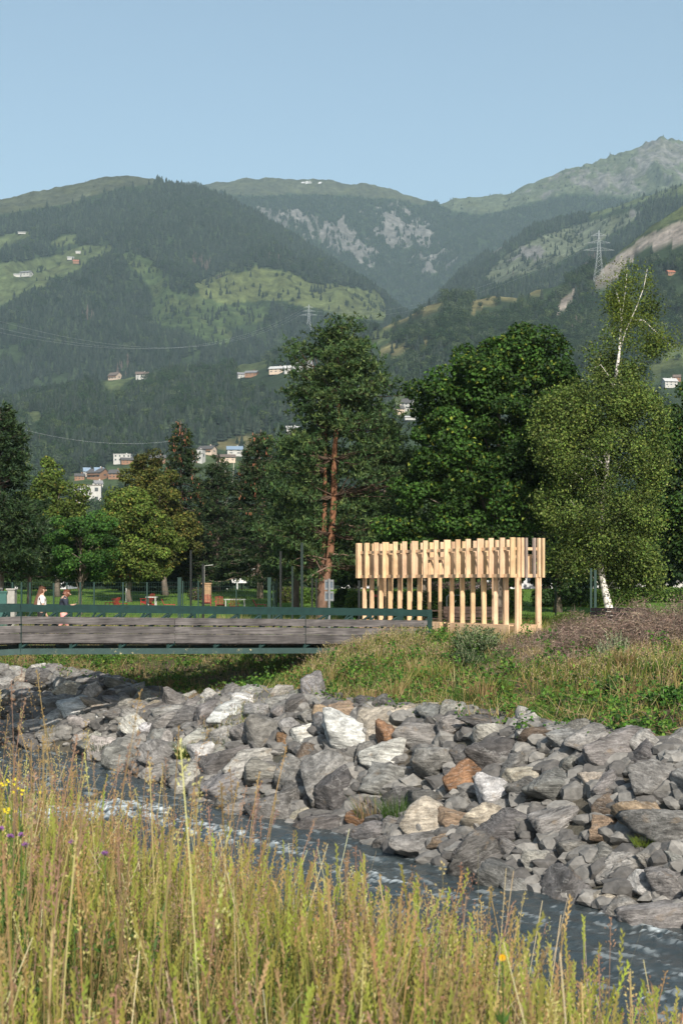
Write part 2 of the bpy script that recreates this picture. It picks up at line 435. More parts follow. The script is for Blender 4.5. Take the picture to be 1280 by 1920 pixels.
base *= (1 + 0.32 * fbm(HX / 60, HD / 90, 4) + np.where(CV >= 0, 0.45, 0.2) * fbm(HX / 9, HD / 14, 3, 0.7))[..., None]
mead = sstep(0.05, 0.3, fbm(HX / 45 + 11, HD / 60, 3)) * (CV >= 0); base = base * (1 - 0.35 * mead[..., None]) + np.array([0.10, 0.11, 0.045]) * 0.35 * mead[..., None]
def hills():
    mb = MB(); r, c = HX.shape
    i = np.arange(r - 1)[:, None] * c + np.arange(c - 1)[None]
    f = np.stack([i, i + 1, i + c + 1, i + c], -1).reshape(-1, 4)
    mb.add(np.stack([HX, HD, HZ], -1).reshape(-1, 3), f, np.clip(base * 0.74, 0.004, 0.95).reshape(-1, 3))
    m, t, b = new_mat("hillside")
    a = N(t, "ShaderNodeAttribute", attribute_name="tint")
    n1 = noise_tex(t, 0.05, 8, 0.65)
    t.links.new(mix(t, 1.0, a.outputs[0], ramp(t, n1, [(0.35, 0.55), (0.65, 1.4)]), 'MULTIPLY'), b.inputs["Base Color"])
    b.inputs["Roughness"].default_value = 0.95; b.inputs["Specular IOR Level"].default_value = 0.05
    bump(t, b, n1, 0.8, 8.0)
    o = mb.build("hills", m, smooth=True); tag(o, kind="structure")
hills()

# ------------------------------------------------------------------ distant forest as instances standing on the slopes
def hide(o):
    col.objects.unlink(o)
    for k in list(o.keys()): del o[k]
    return o
def far_conifer(seed, c, dead=False):
    r_ = np.random.default_rng(seed); mb = MB(); n = 7
    tiers = 5
    for k in range(tiers):
        z0 = 0.08 + 0.8 * k / tiers; z1 = z0 + 0.36; rad = 0.20 * (1 - k / tiers) ** 0.85 + 0.03
        if dead: rad *= 0.55
        th = np.arange(n) * 2 * math.pi / n + r_.uniform(0, 6)
        rr = rad * r_.uniform(0.65, 1.25, n)
        V = np.concatenate([np.stack([rr * np.cos(th), rr * np.sin(th), z0 + r_.uniform(-0.03, 0.03, n)], 1), [[0, 0, min(z1, 1.0)]]])
        mb.add(V, np.stack([np.arange(n), (np.arange(n) + 1) % n, np.full(n, n)], 1), np.array(c) * r_.uniform(0.75, 1.25))
    mb.tube([(0, 0, -0.1), (0, 0, 0.6)], [0.02, 0.01], 4, (0.1, 0.08, 0.06))
    return hide(mb.build("far_conifer", M_FAR))
def far_broad(seed, c):
    r_ = np.random.default_rng(seed); mb = MB(); k = 9
    ce = r_.normal(size=(k, 3)) * (0.15, 0.15, 0.15) + (0, 0, 0.56)
    n = 420; ci = r_.integers(0, k, n); d = unit(r_.normal(size=(n, 3))) * r_.uniform(0.5, 1, (n, 1)) ** 0.4
    leaf_geo(mb, ce[ci] + d * 0.19, 0.085 * r_.uniform(0.7, 1.3, n), d + 0.5 * r_.normal(size=(n, 3)) + (0, 0, 0.25), np.array(c)[None] * r_.uniform(0.6, 1.45, (n, 1)), 0.8)
    mb.tube([(0, 0, -0.1), (0, 0, 0.5)], [0.025, 0.015], 4, (0.1, 0.08, 0.06))
    return hide(mb.build("far_broadleaf", M_FAR))
def far_broad_old(seed, c):
    r_ = np.random.default_rng(seed); mb = MB()
    for k in range(7):
        ce = r_.normal(size=3) * (0.17, 0.17, 0.16) + (0, 0, 0.58); rad = r_.uniform(0.14, 0.24)
        V, Fc = ICO
        V = V * rad * (1 + 0.25 * r_.normal(size=(len(V), 1))) + ce
        mb.add(V, Fc, np.array(c) * r_.uniform(0.7, 1.35))
    mb.tube([(0, 0, -0.1), (0, 0, 0.5)], [0.025, 0.015], 4, (0.1, 0.08, 0.06))
    return hide(mb.build("far_broadleaf", M_FAR))
def ico(sub):
    import bmesh
    bm = bmesh.new(); bmesh.ops.create_icosphere(bm, subdivisions=sub, radius=1.0)
    bm.verts.index_update()
    V = np.array([v.co[:] for v in bm.verts]); Fc = np.array([[v.index for v in f.verts] for f in bm.faces]); bm.free()
    return V, Fc
ICO = ico(1); ICO2 = ico(2); ICO3 = ico(3); ICO4 = ico(4)
M_FAR = leaf_mat("far_foliage", 0.15, 0.8, 0.1)

def instancer(name, protos, P, scale, rot, idx):
    """one object whose geometry nodes place prototypes on points"""
    me = bpy.data.meshes.new(name); me.vertices.add(len(P)); me.vertices.foreach_set("co", np.asarray(P, np.float32).ravel())
    for nm, typ, dat, key in (("scl", 'FLOAT_VECTOR', scale, "vector"), ("rz", 'FLOAT', rot, "value"), ("kid", 'INT', idx, "value")):
        a = me.attributes.new(nm, typ, 'POINT'); a.data.foreach_set(key, np.asarray(dat, np.int32 if typ == 'INT' else np.float32).ravel())
    o = bpy.data.objects.new(name, me); col.objects.link(o)
    ng = bpy.data.node_groups.new(name, 'GeometryNodeTree')
    ng.interface.new_socket("Geometry", in_out='INPUT', socket_type='NodeSocketGeometry')
    ng.interface.new_socket("Geometry", in_out='OUTPUT', socket_type='NodeSocketGeometry')
    gi = ng.nodes.new("NodeGroupInput"); go = ng.nodes.new("NodeGroupOutput")
    g2i = ng.nodes.new("GeometryNodeGeometryToInstance")
    for p in protos[::-1]:
        oi = ng.nodes.new("GeometryNodeObjectInfo"); oi.inputs["Object"].default_value = p; oi.inputs["As Instance"].default_value = True
        ng.links.new(oi.outputs["Geometry"], g2i.inputs[0])
    m2p = ng.nodes.new("GeometryNodeMeshToPoints")
    iop = ng.nodes.new("GeometryNodeInstanceOnPoints")
    ng.links.new(gi.outputs[0], m2p.inputs[0]); ng.links.new(m2p.outputs[0], iop.inputs["Points"])
    def attr(nm, dt):
        n = ng.nodes.new("GeometryNodeInputNamedAttribute"); n.data_type = dt; n.inputs[0].default_value = nm
        return [x for x in n.outputs if x.enabled and x.name == "Attribute"][0]
    join = ng.nodes.new("GeometryNodeJoinGeometry")
    for l in list(ng.links):
        if l.to_node == g2i: ng.links.new(l.from_socket, join.inputs[0])
    ng.nodes.remove(g2i)
    ng.links.new(join.outputs[0], iop.inputs["Instance"])
    iop.inputs["Pick Instance"].default_value = True
    ng.links.new(attr("kid", 'INT'), iop.inputs["Instance Index"])
    ng.links.new(attr("scl", 'FLOAT_VECTOR'), iop.inputs["Scale"])
    cx = ng.nodes.new("ShaderNodeCombineXYZ"); ng.links.new(attr("rz", 'FLOAT'), cx.inputs[2])
    ng.links.new(cx.outputs[0], iop.inputs["Rotation"])
    ng.links.new(iop.outputs[0], go.inputs[0])
    md = o.modifiers.new("scatter", 'NODES'); md.node_group = ng
    return o

DK = (0.022, 0.036, 0.020)
protos = [far_conifer(1, (0.026,0.038,0.029)), far_conifer(2, (0.036,0.049,0.038)), far_conifer(3, (0.022,0.032,0.028)), far_conifer(4, (0.12,0.095,0.09), True),
          far_conifer(9, (0.052,0.075,0.045)), far_conifer(10, (0.016,0.028,0.018)),
          far_broad(11, (0.022,0.043,0.018)), far_broad(12, (0.075,0.105,0.040)),
          far_broad(5, (0.036,0.060,0.028)), far_broad(6, (0.050,0.077,0.036)), far_broad(7, (0.095,0.125,0.075)), far_broad(8, (0.030,0.058,0.024))]
dens_of = np.array([c[3] for c in COVER] + [1.0])
CLEAR = []
def open_field(px, py, L):
    m = np.zeros(px.shape, bool)
    for (l, poly, kind, dens) in COVER:
        if l == L and dens < 0.3: m |= inside(px, py, poly)
    return m
def forest_points(n, d0, d1, amax=0.30):
    Y = np.sqrt(rng.uniform(d0 ** 2, d1 ** 2, n)); X = rng.uniform(-amax, amax, n) * Y
    Z = hill_z(X, Y); cv = cover(X, Y, Z)
    keep = rng.uniform(0, 1, n) < dens_of[cv]
    pxx = 640 + F * X / Y; pyy = HY - (Z - CZ) * F / Y; Lk = 'A' if d1 < 1700 else ('B' if d1 < 3500 else 'C')
    for hh in ((5, 10, 15) if Lk == 'A' else (7, 14)):      # fields keep a clear margin in front of them
        keep &= ~(open_field(pxx, pyy - hh * F / Y, Lk) & (cv < 0) & (rng.uniform(0, 1, n) < 0.93))
    # clumping in thinned areas and clearings in the forest
    cl = fbm(X / 60, Y / 60, 3)
    keep &= (cl > -0.42) | (Y < 1600)
    for hx, hy, hw in CLEAR:      # gardens and fields in front of the houses stay open
        keep &= ~((np.abs(X - hx) < hw * 0.62 + 3) & (Y < hy + 10) & (Y > hy - 90))
    # nothing tall where only bare rock is
    px = (np.asarray(X / Y) - A_[0]) / (A_[1] - A_[0]); i = np.clip(np.searchsorted(D_, Y), 0, len(D_) - 1); j = np.clip(px.astype(int), 0, len(A_) - 1)
    keep &= rng.uniform(0, 1, n) > rockm[i, j] * 0.95
    return X[keep], Y[keep], Z[keep], cv[keep]
def forest():
    Ps, Ss, Is = [], [], []
    for n, d0, d1, h0, h1, am in ((24000, 420, 1560, 8, 14, 0.30), (66000, 1700, 3330, 11, 19, 0.29), (80000, 3600, 5000, 11, 18, 0.28)):
        X, Y, Z, cv = forest_points(n, d0, d1, am)
        k = len(X); mixn = fbm(X / 260 + 2, Y / 260, 3)
        if d0 < 1000:
            pb = np.clip(0.30 + 0.8 * mixn + 0.6 * sstep(1250, 700, Y) + 0.45 * (X / Y > 0.03), 0.06, 0.95)
        elif d0 < 3000: pb = np.clip(0.06 + 0.3 * mixn, 0.02, 0.5)
        else: pb = np.full(k, 0.25)
        br = rng.uniform(0, 1, k) < pb
        pal = fbm(X / 70 + 21, Y / 70, 2) > 0.22
        idx = np.where(br, np.where(pal & (rng.random(k) < 0.5), 10, rng.choice([8, 9, 10, 11, 6, 7], k, p=[0.32, 0.18, 0.06, 0.2, 0.14, 0.10])), rng.choice([0, 1, 2, 4, 5], k, p=[0.27, 0.2, 0.25, 0.08, 0.2]))
        dead = (fbm(X / 90 + 40, Y / 90, 2) > 0.52) & (Y < 2700) & ~br
        idx = np.where(dead & (rng.uniform(0, 1, k) < 0.6), 3, idx)
        h = rng.uniform(h0, h1, k) * np.where(rng.uniform(0, 1, k) < 0.06, 1.25, 1)
        h = np.where((cv >= 0), h * 0.62, h); h = np.where((cv == 0) | (cv == 7), h * 0.45, h)
        h = h * np.interp(Y, [420, 900], [0.55, 1.0])
        wd = h * rng.uniform(0.8, 1.2, k) * np.where(br, 1.0, 1.05)
        Ps.append(np.stack([X, Y, Z - 0.3], 1)); Ss.append(np.stack([wd, wd, h], 1)); Is.append(idx)
    P = np.concatenate(Ps); S = np.concatenate(Ss); I = np.concatenate(Is)
    o = instancer("forest", protos, P, S, rng.uniform(0, 6.28, len(P)), I)
    tag(o, "dark conifer and mixed forest covering the mountain slopes", "forest", kind="stuff")
    print("forest trees", len(P))
# ------------------------------------------------------------------ ground sheet near the river
def grid_axis(parts):
    out = []
    for a, b, st in parts: out += list(np.arange(a, b, st))
    return np.array(out + [parts[-1][1]])
def ground():
    gx = grid_axis([(-120,-30,5), (-30,-16,1), (-16,16,0.22), (16,34,1), (34,121,5)])
    gy = grid_axis([(-40,-12,3), (-12,0,0.8), (0,56,0.22), (56,70,0.6), (70,120,1.5)])
    X, Y = np.meshgrid(gx, gy); Z = ground_z(X, Y)
    Z = np.where(Y > 112, Z - (Y - 112) * 0.25, Z)
    s = sdist(X, Y, P_FAR); u = -sdist(X, Y, P_NEAR)
    n = fbm(X * 0.5, Y * 0.5, 4)
    soil = np.array([0.065, 0.05, 0.038]); straw = np.array([0.17, 0.15, 0.075]); lawn = np.array([0.075, 0.14, 0.028]); gravel = np.array([0.20, 0.19, 0.17]); wet = np.array([0.05, 0.05, 0.045])
    c = np.zeros(X.shape + (3,)) + soil
    t = sstep(-0.2, 0.4, n)[..., None]; c = c * (1 - t) + (soil * 0.6 + np.array([0.05, 0.07, 0.02]) * 0.7) * t
    k = sstep(11, 13.5, s)[..., None]; c = c * (1 - k) + (straw * 0.5 + lawn * 0.5) * k
    k = (sstep(56, 64, Y) * (s > 5))[..., None]; c = c * (1 - k) + lawn * (1 + 0.35 * n[..., None]) * k
    # worn gravel path leading off the bridge through the pavilion
    dpath = np.abs((X - 3.1) * 0.38 - (Y - 49.0) * 0.925)
    k = (sstep(1.7, 1.0, dpath + 0.5 * n) * (X > 1.2) * (X < 5.2) * (s > 10))[..., None]; c = c * (1 - k) + gravel * k
    k = (sstep(4.3, 3.4, s) * (s > -20) * (u < 0))[..., None]; c = c * (1 - k) + np.array([0.075, 0.070, 0.062]) * k
    k = sstep(0.6, -0.6, s)[..., None] * sstep(0.4, -0.8, u)[..., None]; c = c * (1 - k) + wet * k
    r, cc = X.shape
    i = np.arange(r - 1)[:, None] * cc + np.arange(cc - 1)[None]
    mb = MB(); mb.add(np.stack([X, Y, Z], -1).reshape(-1, 3), np.stack([i, i + 1, i + cc + 1, i + cc], -1).reshape(-1, 4), np.clip(c, 0.01, 1).reshape(-1, 3))
    m, t_, b = new_mat("ground")
    a = N(t_, "ShaderNodeAttribute", attribute_name="tint")
    n1 = noise_tex(t_, 9.0, 8, 0.7); n2 = noise_tex(t_, 0.7, 4, 0.6)
    v = mix(t_, 1.0, a.outputs[0], ramp(t_, n1, [(0.25, 0.55), (0.75, 1.45)]), 'MULTIPLY')
    v = mix(t_, 1.0, v, ramp(t_, n2, [(0.3, (0.85, 0.95, 0.9)), (0.7, (1.25, 1.12, 1.0))]), 'MULTIPLY')
    t_.links.new(v, b.inputs["Base Color"]); b.inputs["Roughness"].default_value = 0.95; b.inputs["Specular IOR Level"].default_value = 0.1
    bump(t_, b, n1, 0.8, 0.05)
    o = mb.build("ground", m, smooth=True); tag(o, kind="structure")
ground()

# ------------------------------------------------------------------ river
FOAM = [(225,1522,1.7,0.8,0.95), (110,1530,1.3,0.8,0.9), (400,1560,1.7,0.4,0.7), (320,1545,1.0,0.3,0.5), (60,1478,2.2,0.5,0.4), (90,1465,1.5,0.4,0.5), (1200,1742,1.2,0.14,0.6), (1090,1740,0.7,0.12,0.4), (1250,1762,0.9,0.15,0.5), (1130,1785,0.8,0.2,0.25), (700,1650,2.2,0.5,0.35), (1260,1830,0.8,0.25,0.4),(520,1590,2,0.4,0.35),(860,1690,1.5,0.4,0.3), (1240,1880,0.6,0.3,0.4)]
def river():
    gx = grid_axis([(-95,-20,2.5), (-20,-14,0.4), (-14,9,0.075), (9,24,0.6)]); gy = grid_axis([(-30,8,1.0), (8,17,0.2), (17,50,0.075), (50,52,0.5)])
    X, Y = np.meshgrid(gx, gy)
    # flow direction: from upper left to lower right
    f = (X * 0.56 - Y * 0.83); g = (X * 0.83 + Y * 0.56)
    wv = 0.05 * fbm(f * 0.8, g * 1.6, 4, 0.6) + 0.035 * fbm(f * 2.6 + 8, g * 4.5, 4, 0.65)
    foam = np.zeros(X.shape)
    for px, py, lx, ly_, st in FOAM:
        Yc = F * (CZ - WATER) / (py - HY); Xc = wx(px, Yc)
        df = (X - Xc) * 0.56 - (Y - Yc) * 0.83; dg = (X - Xc) * 0.83 + (Y - Yc) * 0.56
        foam = np.maximum(foam, st * np.exp(-(df / lx) ** 2 - (dg / (ly_ * 1.6)) ** 2))
    tex = fbm(f * 1.3, g * 4.5, 5, 0.7) * 1.0 + 0.9 * fbm(f * 5, g * 11, 4, 0.75)
    mask = 0.85 * sstep(0.15, 1.15, foam * 1.15 + tex * 0.95 - 0.35)
    streak = sstep(0.30, 0.60, fbm(f * 0.9 + 30, g * 4.2, 5, 0.65)) * 0.28
    mask = np.clip(np.maximum(mask * sstep(0.1, 0.35, foam), streak), 0, 1)
    wv = wv + 0.16 * foam * (0.6 + 1.2 * np.abs(fbm(f * 1.6, g * 3, 4, 0.6))) + 0.03 * mask
    r, cc = X.shape; i = np.arange(r - 1)[:, None] * cc + np.arange(cc - 1)[None]
    mb = MB(); mb.add(np.stack([X, Y, WATER + wv], -1).reshape(-1, 3), np.stack([i, i + 1, i + cc + 1, i + cc], -1).reshape(-1, 4), np.repeat(mask.reshape(-1, 1), 3, 1))
    m, t, b = new_mat("river_water")
    a = N(t, "ShaderNodeAttribute", attribute_name="tint")
    n1 = noise_tex(t, 5.0, 6, 0.7, stretch=(1.0, 1.0, 1.0)); n2 = noise_tex(t, 1.2, 3, 0.6)
    wcol = ramp(t, n2, [(0.3, (0.026, 0.036, 0.040)), (0.7, (0.042, 0.055, 0.060))])
    t.links.new(mix(t, a.outputs[0], wcol, (0.60, 0.66, 0.68)), b.inputs["Base Color"])
    t.links.new(ramp(t, a.outputs[0], [(0.0, 0.16), (0.6, 0.7)]), b.inputs["Roughness"]); b.inputs["IOR"].default_value = 1.33
    bump(t, b, n1, 0.5, 0.05)
    o = mb.build("river_water", m, smooth=True); tag(o, kind="structure")
river()

# ------------------------------------------------------------------ boulders
def boulder_mat():
    m, t, b = new_mat("boulder")
    oi = N(t, "ShaderNodeObjectInfo")
    rnd = N(t, "ShaderNodeCombineXYZ")
    mu = N(t, "ShaderNodeMath", operation='MULTIPLY'); t.links.new(oi.outputs["Random"], mu.inputs[0]); mu.inputs[1].default_value = 40
    for k in range(3): t.links.new(mu.outputs[0], rnd.inputs[k])
    big = noise_tex(t, 2.2, 6, 0.65, off=rnd.outputs[0]); fine = noise_tex(t, 14, 8, 0.75, off=rnd.outputs[0])
    band = noise_tex(t, 1.8, 7, 0.7, stretch=(1.6, 2.6, 9.0), off=rnd.outputs[0])
    base = mix(t, 1.0, oi.outputs["Color"], ramp(t, big, [(0.3, 0.5), (0.68, 1.45)]), 'MULTIPLY')
    base = mix(t, 1.0, base, ramp(t, band, [(0.36, 0.55), (0.5, 1.0), (0.64, 1.45)]), 'MULTIPLY')
    base = mix(t, 1.0, base, ramp(t, fine, [(0.25, 0.5), (0.75, 1.5)]), 'MULTIPLY')
    vein = ramp(t, noise_tex(t, 1.1, 5, 0.55, stretch=(1, 1.6, 4), off=rnd.outputs[0]), [(0.488, 0.0), (0.5, 0.32), (0.512, 0.0)])
    base = mix(t, vein, base, (0.5, 0.49, 0.47))
    spot = ramp(t, noise_tex(t, 3.1, 4, 0.6), [(0.60, 0.0), (0.72, 0.5)])
    base = mix(t, spot, base, (0.27, 0.20, 0.13))
    t.links.new(base, b.inputs["Base Color"])
    b.inputs["Roughness"].default_value = 0.82; b.inputs["Specular IOR Level"].default_value = 0.3
    add = N(t, "ShaderNodeMath", operation='ADD'); t.links.new(fine, add.inputs[0]); t.links.new(band, add.inputs[1])
    bump(t, b, add.outputs[0], 0.95, 0.08)
    return m
M_ROCK = boulder_mat()
def boulder_mesh(seed, sub=ICO4):
    r_ = np.random.default_rng(seed); V, Fc = sub; V = V / np.linalg.norm(V, axis=1)[:, None]
    n = int(r_.integers(9, 15)); pn = unit(r_.normal(size=(n, 3))); pd = r_.uniform(0.50, 0.92, n)
    pn = np.concatenate([pn, [[0,0,1],[0,0,-1],[1,0,0],[-1,0,0],[0,1,0],[0,-1,0]]]); pn[-6:] = unit(pn[-6:] + 0.35 * r_.normal(size=(6, 3)))
    pd = np.concatenate([pd, r_.uniform(0.7, 1.0, 6)])
    dots = V @ pn.T
    rr = np.where(dots > 0.05, pd[None] / np.maximum(dots, 0.05), 9.0)
    k = 55.0; rad = -np.log(np.exp(-k * np.minimum(rr, 3)).sum(1)) / k
    q = V * 2.2 + r_.uniform(0, 50, 3)
    rad = rad * (1 + 0.05 * fbm(q[:, 0] + q[:, 2], q[:, 1] - q[:, 2], 3) + 0.085 * fbm(q[:, 0] * 3.5, q[:, 1] * 3.5 + q[:, 2] * 3, 4, 0.65))
    W = V * rad[:, None] * np.array([0.5, 0.5, 0.5])
    mb = MB(); mb.add(W, Fc); o = mb.build("boulder", M_ROCK, smooth=True)
    return hide(o)
BM = [boulder_mesh(100 + k) for k in range(36)]
RC = {'grey': (0.235, 0.225, 0.21), 'mid': (0.175, 0.168, 0.158), 'dark': (0.105, 0.10, 0.096), 'pale': (0.335, 0.32, 0.295), 'white': (0.48, 0.47, 0.455), 'cream': (0.38, 0.335, 0.27),
      'brown': (0.135, 0.105, 0.08), 'tan': (0.26, 0.19, 0.13), 'rust': (0.20, 0.115, 0.062)}
placed = []
def put_boulder(x, y, z, dims, colr, label, group=None, rz=None, tilt=0.3):
    src = BM[rng.integers(len(BM))]
    o = bpy.data.objects.new("boulder", src.data); col.objects.link(o)
    o.location = (x, y, z); o.scale = dims
    o.rotation_euler = (rng.uniform(-tilt, tilt) + 0.30, rng.uniform(-tilt, tilt), rng.uniform(0, 6.28) if rz is None else rz)
    c = np.array(RC[colr]) * rng.uniform(0.85, 1.18) * rng.uniform(0.97, 1.03, 3)
    o.color = (*c, 1)
    tag(o, label, "boulder", group); placed.append((x, y, max(dims[0], dims[1]) * 0.5)); return o
KEY = [
 (868,1486,66,62,'rust','rusty orange wedge shaped boulder in the middle of the stone bank'),
 (430,1356,62,46,'white','white boulder just left of a big grey folded one, high in the stone bank'),
 (378,1428,48,58,'white','upright white slab low in the stone bank above the dark water'),
 (472,1322,64,30,'white','flat white slab at the top of the stone bank under the grass'),
 (572,1390,60,46,'white','white boulder right of a small rust brown stone'),
 (537,1400,32,36,'rust','small rust brown stone squeezed between white boulders'),
 (655,1398,86,56,'white','broad white boulder streaked with grey and ochre, upper middle of the bank'),
 (718,1362,112,52,'cream','large cream boulder at the top edge of the bank below the tall grass'),
 (712,1438,76,48,'white','white faceted boulder in the middle rows of the bank'),
 (640,1342,60,40,'tan','tan and grey boulder at the top edge, left of the large cream one'),
 (735,1406,44,50,'rust','brown stained boulder behind the white faceted one'),
 (928,1502,84,62,'white','big white boulder right below the rusty orange one'),
 (980,1468,70,46,'cream','cream boulder with a flat top right of the rusty one'),
 (1112,1482,56,54,'cream','pale cream pointed boulder in the right half of the bank'),
 (1192,1394,66,56,'grey','round grey boulder alone at the top of the bank near the green leaves'),
 (906,1362,92,30,'dark','long dark slab lying on the top edge of the bank'),
 (1012,1386,88,34,'brown','long brown slab lying on the top edge of the bank'),
 (1240,1472,110,62,'mid','huge grey slab with a white vein at the right edge of the bank'),
 (1203,1668,72,56,'white','white blocky boulder at the waterline on the right'),
 (1142,1692,62,34,'cream','low cream boulder dipping into the water on the right'),
 (1262,1672,72,70,'grey','grey boulder at the waterline right of the white blocky one'),
 (1138,1566,72,48,'tan','tan boulder in the lower right of the bank'),
 (1140,1524,54,46,'brown','dark brown cube shaped boulder above the tan one'),
 (842,1590,80,38,'tan','long orange brown boulder at the waterline'),
 (690,1546,80,36,'rust','low rusty boulder touching the water beside green reeds'),
 (1168,1636,76,56,'pale','pale grey boulder above the white blocky one'),
 (140,1334,84,40,'white','long white boulder on the far stone slope left of the bridge shadow'),
 (105,1358,60,34,'pale','pale boulder below the long white one beyond the bridge'),
 (196,1352,30,26,'white','small white stone at the border of the bridge shadow'),
 (278,1374,44,30,'white','small white boulder in the bridge shadow'),
 (600,1348,40,44,'tan','stained tan stone below the top edge of the bank'),
 (1085,1600,64,44,'mid','grey boulder in the third row above the river on the right'),
 (1060,1400,70,50,'grey','grey blocky boulder in the second row below the brown slab'),
 (1110,1392,92,54,'grey','broad grey boulder left of the round one at the top of the bank'),
 (960,1560,96,56,'dark','dark slab like boulder standing above the water in the middle'),
 (1020,1628,74,54,'pale','pale grey boulder whose foot stands in the river'),
 (745,1560,60,40,'mid','grey boulder behind the reeds at the waterline'),
 (230,1440,70,56,'mid','grey folded boulder on the spit of stones beside the river bend'),
 (300,1430,90,70,'mid','large grey folded boulder on the spit of stones'),
 (470,1530,80,42,'grey','low grey boulder with its foot in the river'),
]
for px, py, wpx, hpx, c_, lab in KEY:
    p = hit_ground(px, py); sc_ = F / p[1]
    w_ = wpx / sc_ * 1.28; h_ = hpx / sc_ * 1.22
    put_boulder(p[0], p[1] + 0.1, p[2] + h_ * 0.10, (w_, max(w_ * 0.8, h_), h_ * 1.05), c_, lab, rz=rng.uniform(-0.5, 0.5) + rng.choice([0, math.pi]), tilt=0.2)
def bank_point(t_len, s_):
    """point at arc length t_len along the far water line, s_ metres up the bank"""
    P = P_FAR[2:12]; seg = np.hypot(*(P[1:] - P[:-1]).T); cum = np.concatenate([[0], np.cumsum(seg)])
    i = min(np.searchsorted(cum, t_len, side='right') - 1, len(seg) - 1); f_ = (t_len - cum[i]) / seg[i]
    d = (P[i + 1] - P[i]) / seg[i]; p = P[i] + d * seg[i] * f_
    return p[0] - d[1] * s_, p[1] + d[0] * s_
def riprap():
    n = 0; tries = 0; recs = []
    PX_ = rng.uniform(-16, 8.5, 90000); PY_ = rng.uniform(20, 54, 90000)
    SS = sdist(PX_, PY_, P_FAR); ppx = 640 + F * PX_ / PY_; ok = (ppx > -40) & (ppx < 1320) & (SS > np.where(PX_ < -3.5, 0.5, 0.1)) & (SS < 3.85)
    PX_, PY_, SS = PX_[ok], PY_[ok], SS[ok]; ZZ = ground_z(PX_, PY_); M = len(PX_)
    for q in range(M):
        if n >= 259: break
        X_, Y_, s_, z_ = PX_[q], PY_[q], SS[q], ZZ[q]
        fq = q / M; small = fq > 0.45
        d_ = rng.uniform(0.95, 1.2) if fq < 0.10 else (rng.uniform(0.72, 0.98) if not small else rng.uniform(0.45, 0.68))
        if Y_ > 44: d_ *= 0.8
        if s_ > 3.1: d_ = min(d_, 0.75)
        if any((x - X_) ** 2 + (y - Y_) ** 2 < ((r_ + d_ * 0.5) * 0.70) ** 2 for x, y, r_ in placed): continue
        cls = rng.choice(['grey', 'mid', 'dark', 'pale', 'brown', 'tan', 'cream'], p=[0.33, 0.25, 0.13, 0.19, 0.03, 0.02, 0.05])
        if s_ < 0.5 and rng.random() < 0.5: cls = 'dark'
        o = put_boulder(X_, Y_, z_ + d_ * 0.07, (d_ * rng.uniform(1.15, 1.6), d_ * rng.uniform(0.9, 1.2), d_ * rng.uniform(0.7, 0.98)), cls, None, None)
        word = {'grey': 'grey', 'mid': 'dull grey', 'dark': 'dark grey', 'pale': 'pale grey', 'brown': 'brown', 'tan': 'tan', 'cream': 'cream'}[cls]
        recs.append((o, ("small " if d_ < 0.6 else "") + word, 640 + F * X_ / Y_, HY - (z_ + d_ * 0.12 - CZ) * F / Y_)); n += 1
    marks = [(868,1486,"the rusty orange wedge"),(378,1428,"the upright white slab"),(472,1322,"the flat white top slab"),(572,1390,"the white boulder by a rust stone"),(655,1398,"the broad streaked white boulder"),(718,1362,"the large cream top boulder"),
             (712,1438,"the faceted white boulder"),(906,1362,"the long dark top slab"),(1012,1386,"the long brown top slab"),(1192,1394,"the round grey top boulder"),(1240,1472,"the huge white veined slab"),(1203,1668,"the white blocky waterline boulder"),
             (1138,1566,"the large tan boulder"),(1140,1524,"the brown cube boulder"),(842,1590,"the long orange waterline boulder"),(690,1546,"the low rusty waterline boulder"),(140,1334,"the long white far boulder"),(196,1352,"the small white stone by the shadow"),
             (960,1560,"the dark waterside slab"),(1112,1482,"the cream pointed boulder"),(470,1530,"the low grey boulder standing in the river"),(300,1430,"the large folded spit boulder"),(1020,1628,"the pale boulder with its foot in water")]
    groups = {}
    for o, word, px, py in recs:
        k = min(range(len(marks)), key=lambda i: (marks[i][0] - px) ** 2 + (marks[i][1] - py) ** 2); mx, my, nm = marks[k]
        dx, dy = px - mx, py - my
        dr = ("right of" if dx > 0 else "left of") if abs(dx) > abs(dy) else ("below" if dy > 0 else "above")
        groups.setdefault((word, dr, nm), []).append((math.hypot(dx, dy), o))
    ords = ["", "second ", "third ", "fourth ", "fifth ", "sixth ", "seventh ", "eighth ", "ninth "]
    for (word, dr, nm), L in groups.items():
        L.sort(key=lambda t: t[0])
        for i, (dd, o) in enumerate(L):
            tag(o, (f"{word} boulder {dr} {nm}" if len(L) == 1 else f"{ords[i]}closest {word} boulder {dr} {nm}"), "boulder", f"{word} boulders of the stone bank")
    print("boulders", n)
riprap()
